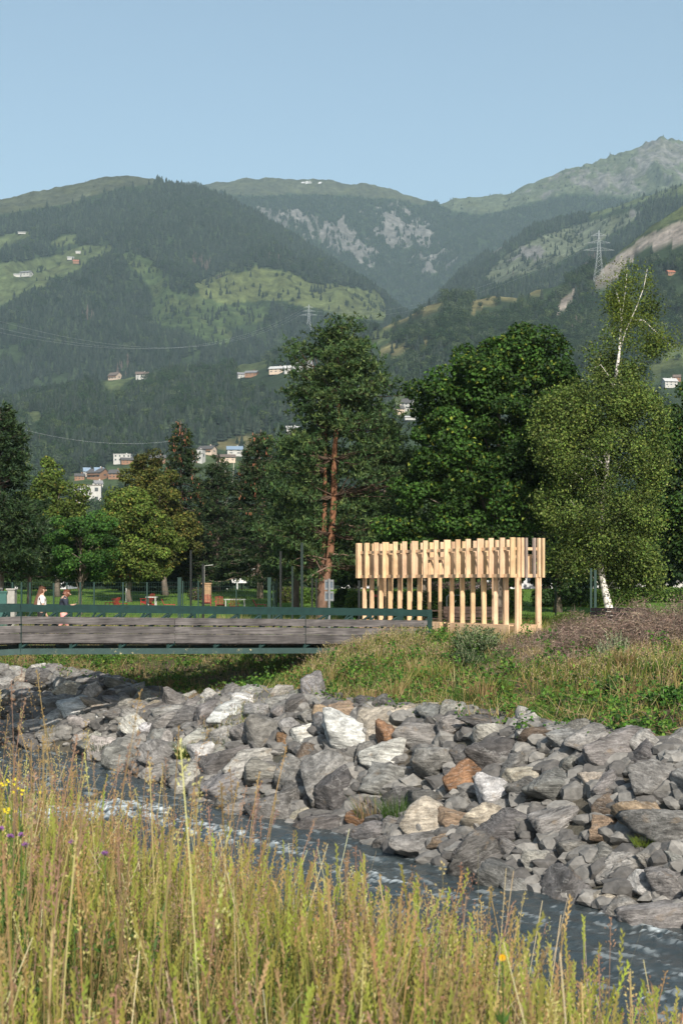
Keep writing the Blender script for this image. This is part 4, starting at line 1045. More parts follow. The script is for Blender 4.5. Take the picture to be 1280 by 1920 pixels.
# ------------------------------------------------------------------ timber pavilion
M_PINE = wood_mat("fresh_larch", (0.44, 0.275, 0.16), (0.70, 0.495, 0.33), (9, 9, 0.8))
def pavilion():
    C0 = np.array([5.47, 46.0, 0.0]); U = unit(np.array([0.54 - 5.47, 53.0 - 46.0, 0.0])); Wd = np.array([U[1], -U[0], 0.0])
    if Wd[1] < 0: Wd = -Wd
    L = 8.56; T = 1.5; GZ = 0.03; TOP = 3.31; BOT = 2.01
    root = empty("timber_pavilion", (5.47, 46.0, 0.0), "pale timber pavilion of slender posts with a raised crown of upright boards beside the bridge", "pavilion")
    rot = np.stack([U, Wd, [0, 0, 1]], 1)
    def pt(u, w_, z): return C0 + U * u + Wd * w_ + np.array([0, 0, z])
    def bd(u, w_, z0, z1, su, sw, name, grey=False):
        g = rng.uniform(0.88, 1.12); c = np.array([g * rng.uniform(0.98, 1.04), g, g * rng.uniform(0.9, 1.04)])
        if grey: c = np.array([0.62, 0.72, 0.98]) * rng.uniform(0.62, 0.8)
        mb = MB(); mb.box(pt(u, w_, (z0 + z1) / 2), (su, sw, z1 - z0), rot, c)
        o = mb.build(name, M_PINE, root)
        if grey: o["label"] = "grey weathered upright board"
        return o
    def seg(u0, u1, w0, w1, z0, z1, name):
        """box between two plan corners"""
        g = rng.uniform(0.9, 1.08); mb = MB()
        mb.box(pt((u0 + u1) / 2, (w0 + w1) / 2, (z0 + z1) / 2), (abs(u1 - u0), abs(w1 - w0), z1 - z0), rot, (g, g, g * 0.98)); return mb.build(name, M_PINE, root)
    def upx(px, w_=0.075):   # wall coordinate of a member seen at picture column px
        a = (px - 640) / F; return (a * (C0[1] + Wd[1] * w_) - C0[0] - Wd[0] * w_) / (U[0] - a * U[1])
    front = [674, 688, 705, 722.5, 740.7, 758, 777, 797, 817, 838, 858, 877, 900, 920, 941]
    wide = {722.5, 777, 838, 900}
    for p in front:
        u = upx(p); bd(u, 0.075, BOT, TOP, 0.05, 0.27 if p in wide else 0.195, "crown_board")
        if p in wide: bd(u + 0.065, 0.075, BOT, TOP, 0.05, 0.15, "crown_board")
    bd(0.03, 0.10, BOT, TOP, 0.06, 0.20, "crown_board"); bd(L - 0.02, 0.09, BOT, TOP, 0.06, 0.2, "crown_board")
    # rails of the front, standing just behind the board faces
    seg(0.07, L - 0.06, 0.095, 0.14, BOT + 0.002, BOT + 0.115, "crown_rail")
    seg(0.07, L - 0.06, 0.095, 0.14, 2.90, 3.005, "crown_rail")
    # rear wall of the crown
    for i, p in enumerate([686, 698.5, 712, 733, 753, 772, 791, 809, 828, 849, 869, 890.5, 912, 931, 952, 974]):
        bd(min(upx(p, T - 0.075), L - 0.05), T - 0.075, BOT, TOP - 0.01, 0.05, 0.19 if i % 4 == 3 else 0.14, "crown_board")
    seg(0.1, L - 0.06, T - 0.2, T - 0.155, 2.66, 2.76, "crown_rail"); seg(0.1, L - 0.06, T - 0.2, T - 0.155, BOT + 0.002, BOT + 0.115, "crown_rail")
    # short right end
    for w_, g in ((0.36, 0), (0.53, 0), (0.70, 1), (1.06, 1), (1.27, 0), (1.455, 0)):
        bd(0.0 + 0.045, w_, BOT + 0.001, TOP - 0.002, 0.085, 0.085, "crown_board", bool(g))
    seg(0.09, 0.135, 0.21, T - 0.21, BOT + 0.003, BOT + 0.117, "crown_rail"); seg(0.09, 0.135, 0.21, T - 0.21, 2.905, 3.0, "crown_rail")
    seg(0.34, 0.38, 0.75, 1.22, BOT + 0.1, 2.78, "inner_panel")
    for w_ in (0.4, 0.75, 1.1):
        bd(L - 0.05, w_, BOT + 0.001, TOP - 0.002, 0.085, 0.085, "crown_board")
    # standing posts
    for p in [680, 697, 714, 731, 749, 767, 786, 846.5, 866.5, 886, 907, 928.5, 948.5]:
        bd(min(upx(p, 0.32), L - 0.1), 0.32, GZ, 2.88, 0.05, 0.17, "post")
    for p in [683, 700, 716, 733, 751, 769.5, 788, 804.5, 824.5, 846, 865, 885.5, 905, 925, 945.5]:
        u = min(upx(p, T - 0.28), L - 0.15); bd(u, T - 0.28, GZ, 2.55, 0.05, 0.13, "post")
    bd(0.05, 0.31, GZ, BOT - 0.003, 0.085, 0.12, "post");
    bd(0.08, 1.28, GZ, BOT - 0.003, 0.085, 0.19, "post"); bd(0.45, 0.80, GZ, 2.6, 0.08, 0.08, "post")
    bd(L - 0.1, T - 0.5, GZ, BOT - 0.003, 0.085, 0.12, "post"); bd(L - 0.1, 0.62, GZ, BOT - 0.003, 0.085, 0.12, "post")
    # low bench walls of three stacked planks, with an opening
    uo0 = upx(843, 0.1); uo1 = upx(824, 0.1)
    for z0, z1 in ((GZ, 0.175), (0.18, 0.325), (0.33, 0.47)):
        seg(0.17, uo0, 0.055, 0.095, z0, z1, "bench_plank")
        seg(uo1, L - 0.12, 0.055, 0.095, z0, z1, "bench_plank")
        seg(0.03, 0.068, 0.265, 1.175, z0, z1, "bench_plank")
        seg(0.2, L - 0.2, T - 0.1, T - 0.06, z0, z1, "bench_plank")
    seg(0.17, uo0, 0.10, 0.47, 0.43, 0.468, "bench_seat"); seg(uo1, L - 0.12, 0.10, 0.47, 0.43, 0.468, "bench_seat")
    bd(uo0 + 0.03, 0.12, GZ, 0.47, 0.05, 0.15, "bench_plank"); bd(uo1 - 0.03, 0.12, GZ, 0.47, 0.05, 0.15, "bench_plank")
pavilion()

# ------------------------------------------------------------------ people on the bridge
def skin(name, verts, edges, radii, mat, parent, sub=2, root_i=0, origin=None):
    me = bpy.data.meshes.new(name); me.from_pydata([tuple(v) for v in verts], edges, []); me.materials.append(mat)
    o = bpy.data.objects.new(name, me); col.objects.link(o)
    if parent is not None: o.parent = parent
    md = o.modifiers.new("skin", 'SKIN'); md.use_smooth_shade = True
    sv = me.skin_vertices[0].data if me.skin_vertices else None
    if sv is None:
        bpy.context.view_layer.objects.active = o
        me.attributes  # keep
    for i, r_ in enumerate(radii):
        me.skin_vertices[0].data[i].radius = (r_, r_) if not isinstance(r_, tuple) else r_
        me.skin_vertices[0].data[i].use_root = (i == root_i)
    s = o.modifiers.new("sub", 'SUBSURF'); s.levels = sub; s.render_levels = sub
    return o
def smat(name, c, rough=0.6):
    return pm(name, c, rough, 0.12, 20, bmp=0.1, bd=0.003)
M_SKIN = smat("skin_tone", (0.46, 0.28, 0.20), 0.5)
def person(px, Yoff, height, label, shirt, trousers, shorts, hair, long_hair, look_down, stride, arms):
    Y = 44.2 + Yoff; x = wx(px, Y); z = deck_z(x); s = height / 1.75
    a = math.atan2(DIRB[1], DIRB[0])
    root = empty("person", (x, Y, z), label, "person", rz=a)
    st = stride
    # local frame: x forward along the bridge, y to the walker's left
    J = dict(pelvis=(0,0,0.94), waist=(0,0,1.08), chest=(0.01,0,1.30), upch=(0.0,0,1.40), neck=(0.02,0,1.50), headb=(0.04,0,1.56), head=(0.05,0,1.63), top=(0.045,0,1.695))
    if look_down: J.update(neck=(0.05,0,1.47), headb=(0.10,0,1.52), head=(0.13,0,1.585), top=(0.125,0,1.65), upch=(0.01,0,1.39))
    V = [J[k] for k in ('pelvis','waist','chest','upch','neck','headb','head','top')]
    Rr = [(0.15,0.12),(0.135,0.10),(0.15,0.11),(0.13,0.09),0.055,0.075,(0.092,0.10),0.06]
    E = [(i, i + 1) for i in range(7)]
    def chain(st_, pts, rad):
        prev = st_
        for p_, r_ in zip(pts, rad):
            V.append(p_); Rr.append(r_); E.append((prev, len(V) - 1)); prev = len(V) - 1
        return prev
    for sg in (1, -1):
        f = st * sg
        chain(0, [(0.0,0.09*sg,0.88),(0.20*f,0.10*sg,0.50),(0.30*f-0.10*(sg<0),0.10*sg,0.12),(0.30*f-0.10*(sg<0),0.10*sg,0.05),(0.30*f+0.14-0.10*(sg<0),0.11*sg,0.03)], [0.088,0.058,0.042,0.038,0.03])
        sh = (0.0,0.19*sg,1.38)
        if arms == 'hang': el = (-0.04 - 0.05 * sg, 0.24*sg, 1.10); wr = (0.03 + 0.08*(-sg), 0.245*sg, 0.86); hd = (0.04 + 0.09*(-sg), 0.24*sg, 0.80)
        else: el = (0.05, 0.22*sg, 1.13); wr = (0.27, 0.12*sg, 1.17); hd = (0.33, 0.08*sg, 1.19)
        e = chain(3, [sh, el, wr, hd], [0.055,0.042,0.028,0.03])
        up = np.array(hd) - np.array(wr); up = up / np.linalg.norm(up)
        for q, ln in enumerate((0.07,0.08,0.078,0.06)):
            o_ = np.array([0.0, 0.0, 0.0]); sp = (q - 1.5) * 0.018
            side_v = np.array([sp, 0, 0]) if arms == 'hang' else np.array([0, sp, 0])
            b_ = np.array(hd) + side_v + up * 0.02; c_ = b_ + up * ln * 0.55; d_ = c_ + up * ln * 0.4 + np.array([0, -0.012 * sg, -0.004])
            chain(e, [tuple(b_), tuple(c_), tuple(d_)], [0.009, 0.0085, 0.007])
        th = np.array(hd) + (np.array([0.03, 0, 0]) if arms == 'hang' else np.array([-0.02, -0.03 * sg, 0.01]))
        chain(e, [tuple(th), tuple(th + up * 0.03)], [0.010, 0.008])
    V = [tuple(np.array(v) * s) for v in V]; Rr = [tuple(np.array(r_) * s) if isinstance(r_, tuple) else r_ * s for r_ in Rr]
    body = skin("body", V, E, Rr, M_SKIN, root)
    def S(v): return tuple(np.array(v) * s)
    # shirt with sleeves
    tv = [S((0,0,0.93)), S((0,0,1.08)), S((0.01,0,1.28)), S((0.0,0,1.40)), S((J['neck'][0]-0.005,0,1.455))]; tr = [(0.175*s,0.135*s),(0.16*s,0.12*s),(0.175*s,0.135*s),(0.15*s,0.105*s),(0.07*s,0.07*s)]
    te = [(0,1),(1,2),(2,3),(3,4)]
    for sg in (1, -1):
        n0 = len(tv)
        if arms == 'hang': pts = [(0.0,0.19*sg,1.375),(-0.03-0.03*sg,0.235*sg,1.16)]; rd = [0.078,0.068]
        else: pts = [(0.0,0.19*sg,1.375),(0.05,0.22*sg,1.13),(0.20,0.15*sg,1.155)]; rd = [0.075,0.06,0.05]
        for k, (p_, r_) in enumerate(zip(pts, rd)):
            tv.append(S(p_)); tr.append(r_ * s); te.append((3 if k == 0 else len(tv) - 2, len(tv) - 1))
    skin("shirt", tv, te, tr, shirt, root, root_i=0)
    lv = [S((0,0,0.97)), S((0,0,0.88))]; lr = [(0.165*s,0.13*s),(0.165*s,0.13*s)]; le = [(0,1)]
    for sg in (1, -1):
        f = st * sg
        pts = [(0.02*f,0.09*sg,0.80),(0.20*f,0.10*sg,0.50)] + ([] if shorts else [(0.30*f-0.10*(sg<0),0.10*sg,0.14)])
        rd = [0.105,0.078] + ([] if shorts else [0.058])
        for k, (p_, r_) in enumerate(zip(pts, rd)):
            lv.append(S(p_)); lr.append(r_ * s); le.append((1 if k == 0 else len(lv) - 2, len(lv) - 1))
    skin("shorts" if shorts else "trousers", lv, le, lr, trousers, root)
    hx, hz_ = J['head'][0], J['head'][2]
    # hair cap (and long hair falling down the back)
    hv = [S((hx-0.03,0,hz_-0.01)), S((hx-0.02,0,hz_+0.05)), S((hx+0.02,0,hz_+0.09))]; hr = [(0.095*s,0.105*s),(0.10*s,0.10*s),(0.07*s,0.065*s)]; he = [(0,1),(1,2)]
    if long_hair:
        for k, (p_, r_) in enumerate([((hx-0.09,0,hz_-0.12),(0.075,0.09)),((hx-0.14,0,hz_-0.25),(0.07,0.095)),((hx-0.20,0,hz_-0.40),(0.06,0.085)),((hx-0.25,0,hz_-0.52),(0.04,0.06))]):
            hv.append(S(p_)); hr.append(tuple(np.array(r_) * s)); he.append((0 if k == 0 else len(hv) - 2, len(hv) - 1))
    else:
        hv.append(S((hx-0.06,0,hz_-0.06))); hr.append((0.07*s,0.085*s)); he.append((0, len(hv) - 1))
    skin("hair", hv, he, hr, hair, root)
    # face: nose, brow, mouth, ears, eyes as one small set of parts
    mb = MB(); V3, F3 = ICO2
    d = np.array([math.cos(0.45 if look_down else 0.0), 0, -math.sin(0.45 if look_down else 0.0)]); u_ = np.array([-d[2], 0, d[0]])
    hc = np.array([hx, 0, hz_ - 0.01])
    mb.add((V3 * 0.5) * np.array([0.05, 0.026, 0.045]) + hc + d * 0.10 - u_ * 0.012, F3)
    mb.build("nose", M_SKIN, None); o = col.objects[-1]; o.parent = root; o.location = (0, 0, 0); o.scale = (s, s, s)
    for sg in (1, -1):
        mb = MB(); mb.add(V3 * np.array([0.008, 0.012, 0.007]) + hc + d * 0.09 + u_ * 0.018 + np.array([0, 0.032 * sg, 0]), F3, (1, 1, 1)); o = mb.build("eye", M_DARKEYE); o.parent = root; o.scale = (s, s, s)
        mb = MB(); mb.add(V3 * np.array([0.016, 0.008, 0.028]) + hc + np.array([-0.005, 0.096 * sg, -0.005]), F3); o = mb.build("ear", M_SKIN); o.parent = root; o.scale = (s, s, s)
    mb = MB(); mb.add(V3 * np.array([0.008, 0.024, 0.007]) + hc + d * 0.09 - u_ * 0.052, F3); o = mb.build("mouth", M_LIP); o.parent = root; o.scale = (s, s, s)
    return root, s, z
M_DARKEYE = smat("eye", (0.03, 0.02, 0.02)); M_LIP = smat("lips", (0.45, 0.17, 0.15))
M_WHITE_T = smat("white_cotton", (0.62, 0.58, 0.56), 0.8); M_NAVY = smat("navy_cotton", (0.018, 0.024, 0.040), 0.8); M_BLACK = smat("black_cloth", (0.012, 0.012, 0.013), 0.8)
M_PINKC = smat("pink_cloth", (0.75, 0.30, 0.28), 0.8); M_HAIRB = smat("brown_hair", (0.10, 0.045, 0.025), 0.5); M_HAIRR = smat("reddish_hair", (0.13, 0.045, 0.022), 0.5)
person(78, 0.35, 1.74, "woman with long brown hair and white shirt walking on the bridge", M_WHITE_T, M_BLACK, False, M_HAIRB, True, False, 0.8, 'hang')
pr, ps, pz = person(120, 0.55, 1.70, "person in dark navy shirt looking down at a phone on the bridge", M_NAVY, M_PINKC, True, M_HAIRR, False, True, 0.7, 'phone')
mb = MB(); mb.box((0, 0, 0), (0.012, 0.075, 0.15)); ph = mb.build("mobile_phone", smat("black_glass", (0.01, 0.01, 0.012), 0.15))
fwd = Vector((math.cos(pr.rotation_euler.z), math.sin(pr.rotation_euler.z), 0))
ph.location = pr.location + fwd * 0.40 * ps + Vector((0, 0, 1.22 * ps)); ph.rotation_euler = (0, R(35), pr.rotation_euler.z)
tag(ph, "black phone held in both hands of the person in navy", "phone")

# ------------------------------------------------------------------ fences, posts, sign
M_FENCE = pm("fence_green", (0.006, 0.030, 0.025), 0.5, 0.15, 5, bmp=0)
M_DKFENCE = pm("fence_dark_green", (0.0015, 0.004, 0.0045), 0.7, 0.15, 5, bmp=0)
M_DKGREEN = pm("fence_deep_green", (0.003, 0.014, 0.012), 0.7, 0.15, 5, bmp=0)
def gz(x, y): return float(ground_z(np.array([x]), np.array([y]))[0])
def fence(name, pts, top, post_w, label, mesh_z=None, dz=0.2, dx=0.10, mat=M_FENCE, cat="fence", wire=0.006):
    """pts: list of (px, Y); posts there, a wire panel between them"""
    W_ = [np.array([wx(p, Y), Y, gz(wx(p, Y), Y)]) for p, Y in pts]
    root = empty(name, W_[0], label, cat)
    for w_ in W_:
        MB().box(w_ + [0, 0, top / 2 - 0.1], (post_w, post_w, top + 0.2)).build("post", mat, root)
    h = mesh_z if mesh_z else top - 0.05
    for a_, b_ in zip(W_[:-1], W_[1:]):
        mb = MB(); L = np.linalg.norm(b_ - a_); d = (b_ - a_) / L; n_ = int(L / dx)
        for k in range(1, n_):
            p = a_ + d * k * L / n_; mb.box(p + [0, 0, h / 2 + 0.03], (wire, wire, h - 0.04))
        for k in range(int(h / dz) + 1):
            z_ = 0.05 + k * dz
            mb.bar(a_ + [0, 0, z_], b_ + [0, 0, z_], wire * 1.3, wire * 1.3)
        mb.build("wire_panel", mat, root)
    return root
fence("wire_fence", [(-25, 62), (24, 62), (41, 61.5), (57, 61), (101, 61), (126, 62), (151, 62), (177, 61.5), (231, 62), (276, 62), (337, 62)], 1.85, 0.065, "long green wire mesh fence running behind the left half of the bridge")
fence("wire_fence", [(343, 63), (372, 63.5), (443, 64), (503, 64), (512, 64), (519, 66)], 1.9, 0.05, "thin green wire mesh fence in front of the red garden chairs")
def single_post(px, Y, h, w_, label, mat=M_FENCE, group=None):
    x = wx(px, Y); p = np.array([x, Y, gz(x, Y)]); mb = MB()
    mb.box(p + [0, 0, h / 2 - 0.1], (w_, w_, h + 0.2)); mb.box(p + [0, 0, h + 0.01], (w_ * 1.2, w_ * 1.2, 0.02)); mb.box(p + [0, 0, 0.02], (w_ * 2.2, w_ * 2.2, 0.03))
    o = mb.build("fence_post", mat, origin=p); tag(o, label, "post", group)
single_post(337, 60, 2.05, 0.15, "thick green post left of the thin dark poles")
single_post(505, 60, 2.05, 0.15, "thick green post right of the white tent")
single_post(358, 58, 3.2, 0.075, "tall dark pole just right of the left thick green post", M_DKFENCE)
single_post(381, 58.5, 2.6, 0.09, "dark pole in front of the brown brick pillar", M_DKFENCE)
single_post(526, 58, 3.1, 0.085, "tall dark pole left of a flowering hedge", M_DKFENCE)
single_post(548, 58.5, 2.5, 0.075, "short green pole between two dark poles", M_DKGREEN)
single_post(566, 58, 3.45, 0.10, "tallest green pole left of the big pine trunks", M_DKGREEN)
single_post(585, 60, 2.0, 0.07, "left one of two thin posts beside the pine trunk", M_DKFENCE)
single_post(593, 60, 2.0, 0.06, "right one of two thin posts beside the pine trunk", M_DKFENCE)
single_post(673, 56, 1.9, 0.10, "dark green post at the left end of the pavilion", M_DKFENCE)
single_post(1041, 62, 1.75, 0.06, "thin green post standing between pavilion and birch")
single_post(1107, 53, 2.35, 0.07, "left post of the green pair beside the birch trunk")
single_post(1115, 53, 2.3, 0.09, "right post of the green pair beside the birch trunk")
single_post(1153, 54, 0.9, 0.14, "short stout green post right of the birch trunk")
def info_sign():
    Y = 51.5; x = wx(617, Y); g = gz(x, Y); root = empty("trail_sign", (x, Y, g), "double grey sign seen from behind on a metal pole in front of the pine", "sign")
    M_AL = pm("aluminium", (0.17, 0.18, 0.19), 0.4, 0.1, 9, bmp=0.05, metal=0.0); M_SB = pm("sign_back", (0.07, 0.095, 0.12), 0.6, 0.1, 9, bmp=0.02)
    MB().tube([(x, Y, g), (x, Y, wz(1085, Y))], 0.045, 10).build("pole", M_AL, root)
    for (y0, y1) in ((1087, 1106), (1109, 1127)):
        zc = wz((y0 + y1) / 2, Y); h = (y1 - y0) / F * Y; w_ = 16.5 / F * Y
        mb = MB(); mb.box((x, Y + 0.07, zc), (w_ - 0.035, 0.012, h - 0.035)); pl = mb.build("sign_panel", M_SB, root)
        mb = MB()
        for sx in (-1, 1): mb.box((x + sx * (w_ / 2 - 0.012), Y + 0.062, zc), (0.028, 0.04, h))
        for sz in (-1, 1): mb.box((x, Y + 0.0615, zc + sz * (h / 2 - 0.012)), (w_ - 0.05, 0.038, 0.024))
        f = mb.build("sign_frame", M_AL, pl, origin=(x, Y, g)); f.parent = pl
        mb = MB(); mb.box((x, Y + 0.045, zc + h / 2 - 0.05), (w_ - 0.05, 0.02, 0.04)); mb.box((x, Y + 0.045, zc - h / 2 + 0.05), (w_ - 0.05, 0.02, 0.04)); mb.build("bracket", M_AL, root)
info_sign()
def cabinets():
    M_CG = pm("cabinet_green", (0.030, 0.095, 0.085), 0.5, 0.1, 5, bmp=0); M_CO = pm("concrete_pale", (0.28, 0.27, 0.25), 0.85, 0.2, 4, bmp=0.3); M_WP = pm("white_panel", (0.4, 0.4, 0.4), 0.6, 0.1, 4, bmp=0)
    def cab(px0, px1, py0, Y, m, name, label, cat):
        x0, x1 = wx(px0, Y), wx(px1, Y); g = gz((x0 + x1) / 2, Y); top = wz(py0, Y); root = empty(name, ((x0 + x1) / 2, Y, g), label, cat)
        w_ = x1 - x0; h = top - g
        MB().box(((x0 + x1) / 2, Y, g + h / 2), (w_, 0.45, h)).build("housing", m, root)
        MB().box(((x0 + x1) / 2, Y, top + 0.03), (w_ + 0.08, 0.53, 0.06)).build("lid", m, root)
        d = MB().box(((x0 + x1) / 2, Y - 0.232, g + h / 2), (w_ * 0.86, 0.016, h * 0.86)).build("door", m, root)
        hd = MB().box((x0 + w_ * 0.78, Y - 0.25, g + h * 0.55), (0.03, 0.02, 0.12)).build("handle", M_WP, d, origin=((x0 + x1) / 2, Y, g)); hd.parent = d
    cab(2, 15, 1111, 59.5, M_CG, "utility_cabinet", "green utility cabinet behind the left end of the bridge", "cabinet")
    cab(16, 30, 1106, 59.6, M_CO, "concrete_cabinet", "pale concrete meter box right of the green utility cabinet", "cabinet")
    cab(-8, 1, 1105, 60, M_WP, "white_cabinet", "white box at the left picture edge beside the green cabinet", "cabinet")
cabinets()

# ------------------------------------------------------------------ garden furniture
M_RED = pm("red_paint", (0.28, 0.03, 0.026), 0.45, 0.1, 5, bmp=0); M_BRICKP = pm("brown_stone", (0.30, 0.19, 0.11), 0.9, 0.3, 6, bmp=0.5); M_WH = pm("white_paint", (0.42, 0.42, 0.40), 0.5, 0.05, 5, bmp=0)
def recliner(px, Y, yaw, label):
    x = wx(px, Y); g = gz(x, Y); root = empty("garden_chair", (x, Y, g), label, "chair", "red garden chairs on the lawn")
    c, s_ = math.cos(yaw), math.sin(yaw); Rz = np.array([[c, -s_, 0], [s_, c, 0], [0, 0, 1]])
    def P(v): return Rz @ (np.array(v) * 0.74) + np.array([x, Y, g])
    mb = MB()
    for k in range(6): mb.bar(P((0.32 - k * 0.10, -0.28, 0.36 - k * 0.02)), P((0.32 - k * 0.10, 0.28, 0.36 - k * 0.02)), 0.085, 0.02)
    mb.build("seat", M_RED, root)
    mb = MB()
    for k in range(6): y = -0.26 + k * 0.104; mb.bar(P((-0.22, y, 0.24)), P((-0.55, y, 0.95 - 0.02 * abs(k - 2.5))), 0.09, 0.02, up=(1, 0, 0.3))
    mb.build("backrest", M_RED, root)
    for sg in (1, -1):
        MB().bar(P((0.38, 0.34 * sg, 0.56)), P((-0.38, 0.34 * sg, 0.56)), 0.11, 0.025).build("armrest", M_RED, root)
        MB().bar(P((0.34, 0.31 * sg, 0.0)), P((0.34, 0.31 * sg, 0.55)), 0.03, 0.08, up=(0, 1, 0)).build("leg", M_RED, root)
        MB().bar(P((0.36, 0.29 * sg, 0.34)), P((-0.6, 0.29 * sg, 0.02)), 0.03, 0.09).build("leg", M_RED, root)
recliner(210, 76, 2.8, "left red slatted chair of the pair under the round tree"); recliner(225, 75, 1.0, "right red slatted chair of the pair under the round tree")
recliner(276, 80, 2.6, "red slatted chair beside a small pale table"); recliner(318, 74, 0.15, "red slatted chair turned sideways left of the thick green post")
recliner(412, 77, -1.4, "red slatted chair left of the white garden table"); recliner(439, 75, 1.7, "red slatted chair in front of the white garden table")
recliner(489, 74, 0.2, "red slatted chair leaning back left of a thick green post"); recliner(388, 79, -1.5, "red slatted chair beside the brown stone pillar")
def table(px, Y, w_, label, m=None, cat="table"):
    x = wx(px, Y); g = gz(x, Y); root = empty("garden_table", (x, Y, g), label, cat); m = m or M_WH
    MB().box((x, Y, g + 0.55), (w_, 0.6, 0.05)).build("tabletop", m, root)
    for sx in (-1, 1):
        for sy in (-1, 1): MB().box((x + sx * (w_ / 2 - 0.08), Y + sy * 0.24, g + 0.26), (0.05, 0.05, 0.53)).build("leg", m, root)
table(441, 76.5, 1.15, "white garden table behind a red chair"); table(285, 79, 0.6, "small pale table right of a single red chair")
def pillar():
    Y = 82; x = wx(388, Y); g = gz(x, Y); root = empty("stone_pillar", (x, Y, g), "brown stone pillar standing on the lawn beside a round hedge", "pillar")
    MB().box((x, Y, g + 0.55), (0.5, 0.5, 1.2)).build("shaft", M_BRICKP, root); MB().box((x, Y, g + 1.18), (0.58, 0.58, 0.07)).build("cap", M_BRICKP, root)
    MB().tube([(x - 0.15, Y, g + 1.2), (x - 0.15, Y, g + 2.2), (x + 0.35, Y, g + 2.25)], 0.022, 8).build("pipe", M_WH, root)
pillar()
def parasol():
    Y = 84; x = wx(237, Y); g = gz(x, Y); root = empty("parasol", (x, Y, g), "folded red parasol half hidden under the round tree", "parasol")
    MB().tube([(x, Y, g), (x, Y, g + 2.3)], 0.03, 8).build("pole", M_WH, root)
    n = 10; mb = MB(); th = np.arange(n) * 2 * math.pi / n
    rings = [(0.03, 2.3), (0.30, 1.75), (0.45, 1.45)]
    V = np.concatenate([np.stack([x + r_ * (1 + 0.2 * (np.arange(n) % 2)) * np.cos(th), Y + r_ * (1 + 0.2 * (np.arange(n) % 2)) * np.sin(th), np.full(n, g + z_)], 1) for r_, z_ in rings])
    f = np.array([[k * n + j, k * n + (j + 1) % n, (k + 1) * n + (j + 1) % n, (k + 1) * n + j] for k in range(2) for j in range(n)]); mb.add(V, f); mb.build("canopy", M_RED, root)
parasol()
def picnic(px, Y, yaw, label, w_=1.8, m=None):
    x = wx(px, Y); g = gz(x, Y); root = empty("picnic_table", (x, Y, g), label, "picnic table"); m = m or M_DKWOOD
    c, s_ = math.cos(yaw), math.sin(yaw)
    def P(a_, b_, z_): return np.array([x + c * a_ - s_ * b_, Y + s_ * a_ + c * b_, g + z_])
    mb = MB()
    for k in range(5): mb.bar(P(-w_ / 2, -0.32 + 0.16 * k, 0.75), P(w_ / 2, -0.32 + 0.16 * k, 0.75), 0.14, 0.04)
    mb.build("tabletop", m, root)
    for sg in (1, -1):
        mb = MB()
        for k in (0, 1): mb.bar(P(-w_ / 2, sg * (0.68 + 0.15 * k), 0.45), P(w_ / 2, sg * (0.68 + 0.15 * k), 0.45), 0.13, 0.04)
        mb.build("bench", m, root)
        for s2 in (1, -1): MB().bar(P(sg * (w_ / 2 - 0.25), 0, 0.72), P(sg * (w_ / 2 - 0.25), s2 * 0.72, 0.0), 0.04, 0.09).build("leg", m, root)
        MB().bar(P(sg * (w_ / 2 - 0.2), -0.8, 0.40), P(sg * (w_ / 2 - 0.2), 0.8, 0.40), 0.04, 0.08).build("crossbar", m, root)
M_DKWOOD = wood_mat("dark_plank", (0.030, 0.020, 0.016), (0.085, 0.055, 0.042), (6, 6, 2))
picnic(836, 55.5, 0.05, "dark picnic table seen through the opening of the pavilion")
def park_bench(px, Y, w_, label, m, yaw=0.0):
    x = wx(px, Y); g = gz(x, Y); root = empty("park_bench", (x, Y, g), label, "bench")
    c, s_ = math.cos(yaw), math.sin(yaw)
    def P(a_, b_, z_): return np.array([x + c * a_ - s_ * b_, Y + s_ * a_ + c * b_, g + z_])
    mb = MB()
    for k in range(3): mb.bar(P(-w_ / 2, 0.0 + 0.15 * k, 0.45), P(w_ / 2, 0.15 * k, 0.45), 0.13, 0.04)
    mb.build("seat", m, root); mb = MB()
    for k in range(3): mb.bar(P(-w_ / 2, -0.08 - 0.03 * k, 0.60 + 0.14 * k), P(w_ / 2, -0.08 - 0.03 * k, 0.60 + 0.14 * k), 0.03, 0.12)
    mb.build("backrest", m, root)
    for sg in (1, -1):
        MB().bar(P(sg * (w_ / 2 - 0.2), 0.3, 0.0), P(sg * (w_ / 2 - 0.2), 0.3, 0.44), 0.07, 0.07, up=(0, 1, 0)).build("leg", m, root)
        MB().bar(P(sg * (w_ / 2 - 0.2), -0.02, 0.0), P(sg * (w_ / 2 - 0.2), -0.14, 0.95), 0.07, 0.06, up=(0, 1, 0)).build("leg", m, root)
park_bench(885, 53.5, 2.2, "dark reddish bench standing behind the bushes inside the pavilion's view", M_DKWOOD)
park_bench(1160, 51.0, 2.1, "black bench half hidden by the heap of dead branches under the birch", pm("black_paint", (0.010, 0.009, 0.010), 0.9, 0.1, 5, bmp=0, spec=0.1))
def hoop(px0, px1, pyt, pyb, Y, label):
    x0, x1 = wx(px0, Y), wx(px1, Y); mb = MB(); mb.tube([(x0, Y, wz(pyb, Y)), (x0, Y, wz(pyt, Y) - 0.08), (x0 + 0.08, Y, wz(pyt, Y)), (x1 - 0.08, Y, wz(pyt, Y)), (x1, Y, wz(pyt, Y) - 0.08), (x1, Y, wz(pyb, Y))], 0.035, 8)
    o = mb.build("goal_frame", M_WH, origin=((x0 + x1) / 2, Y, wz(pyb, Y))); tag(o, label, "goal")
hoop(837, 868, 1116, 1148, 66, "small white goal frame seen through the pavilion posts"); hoop(934, 952, 1111, 1146, 67, "white hoop right of the small goal frame")
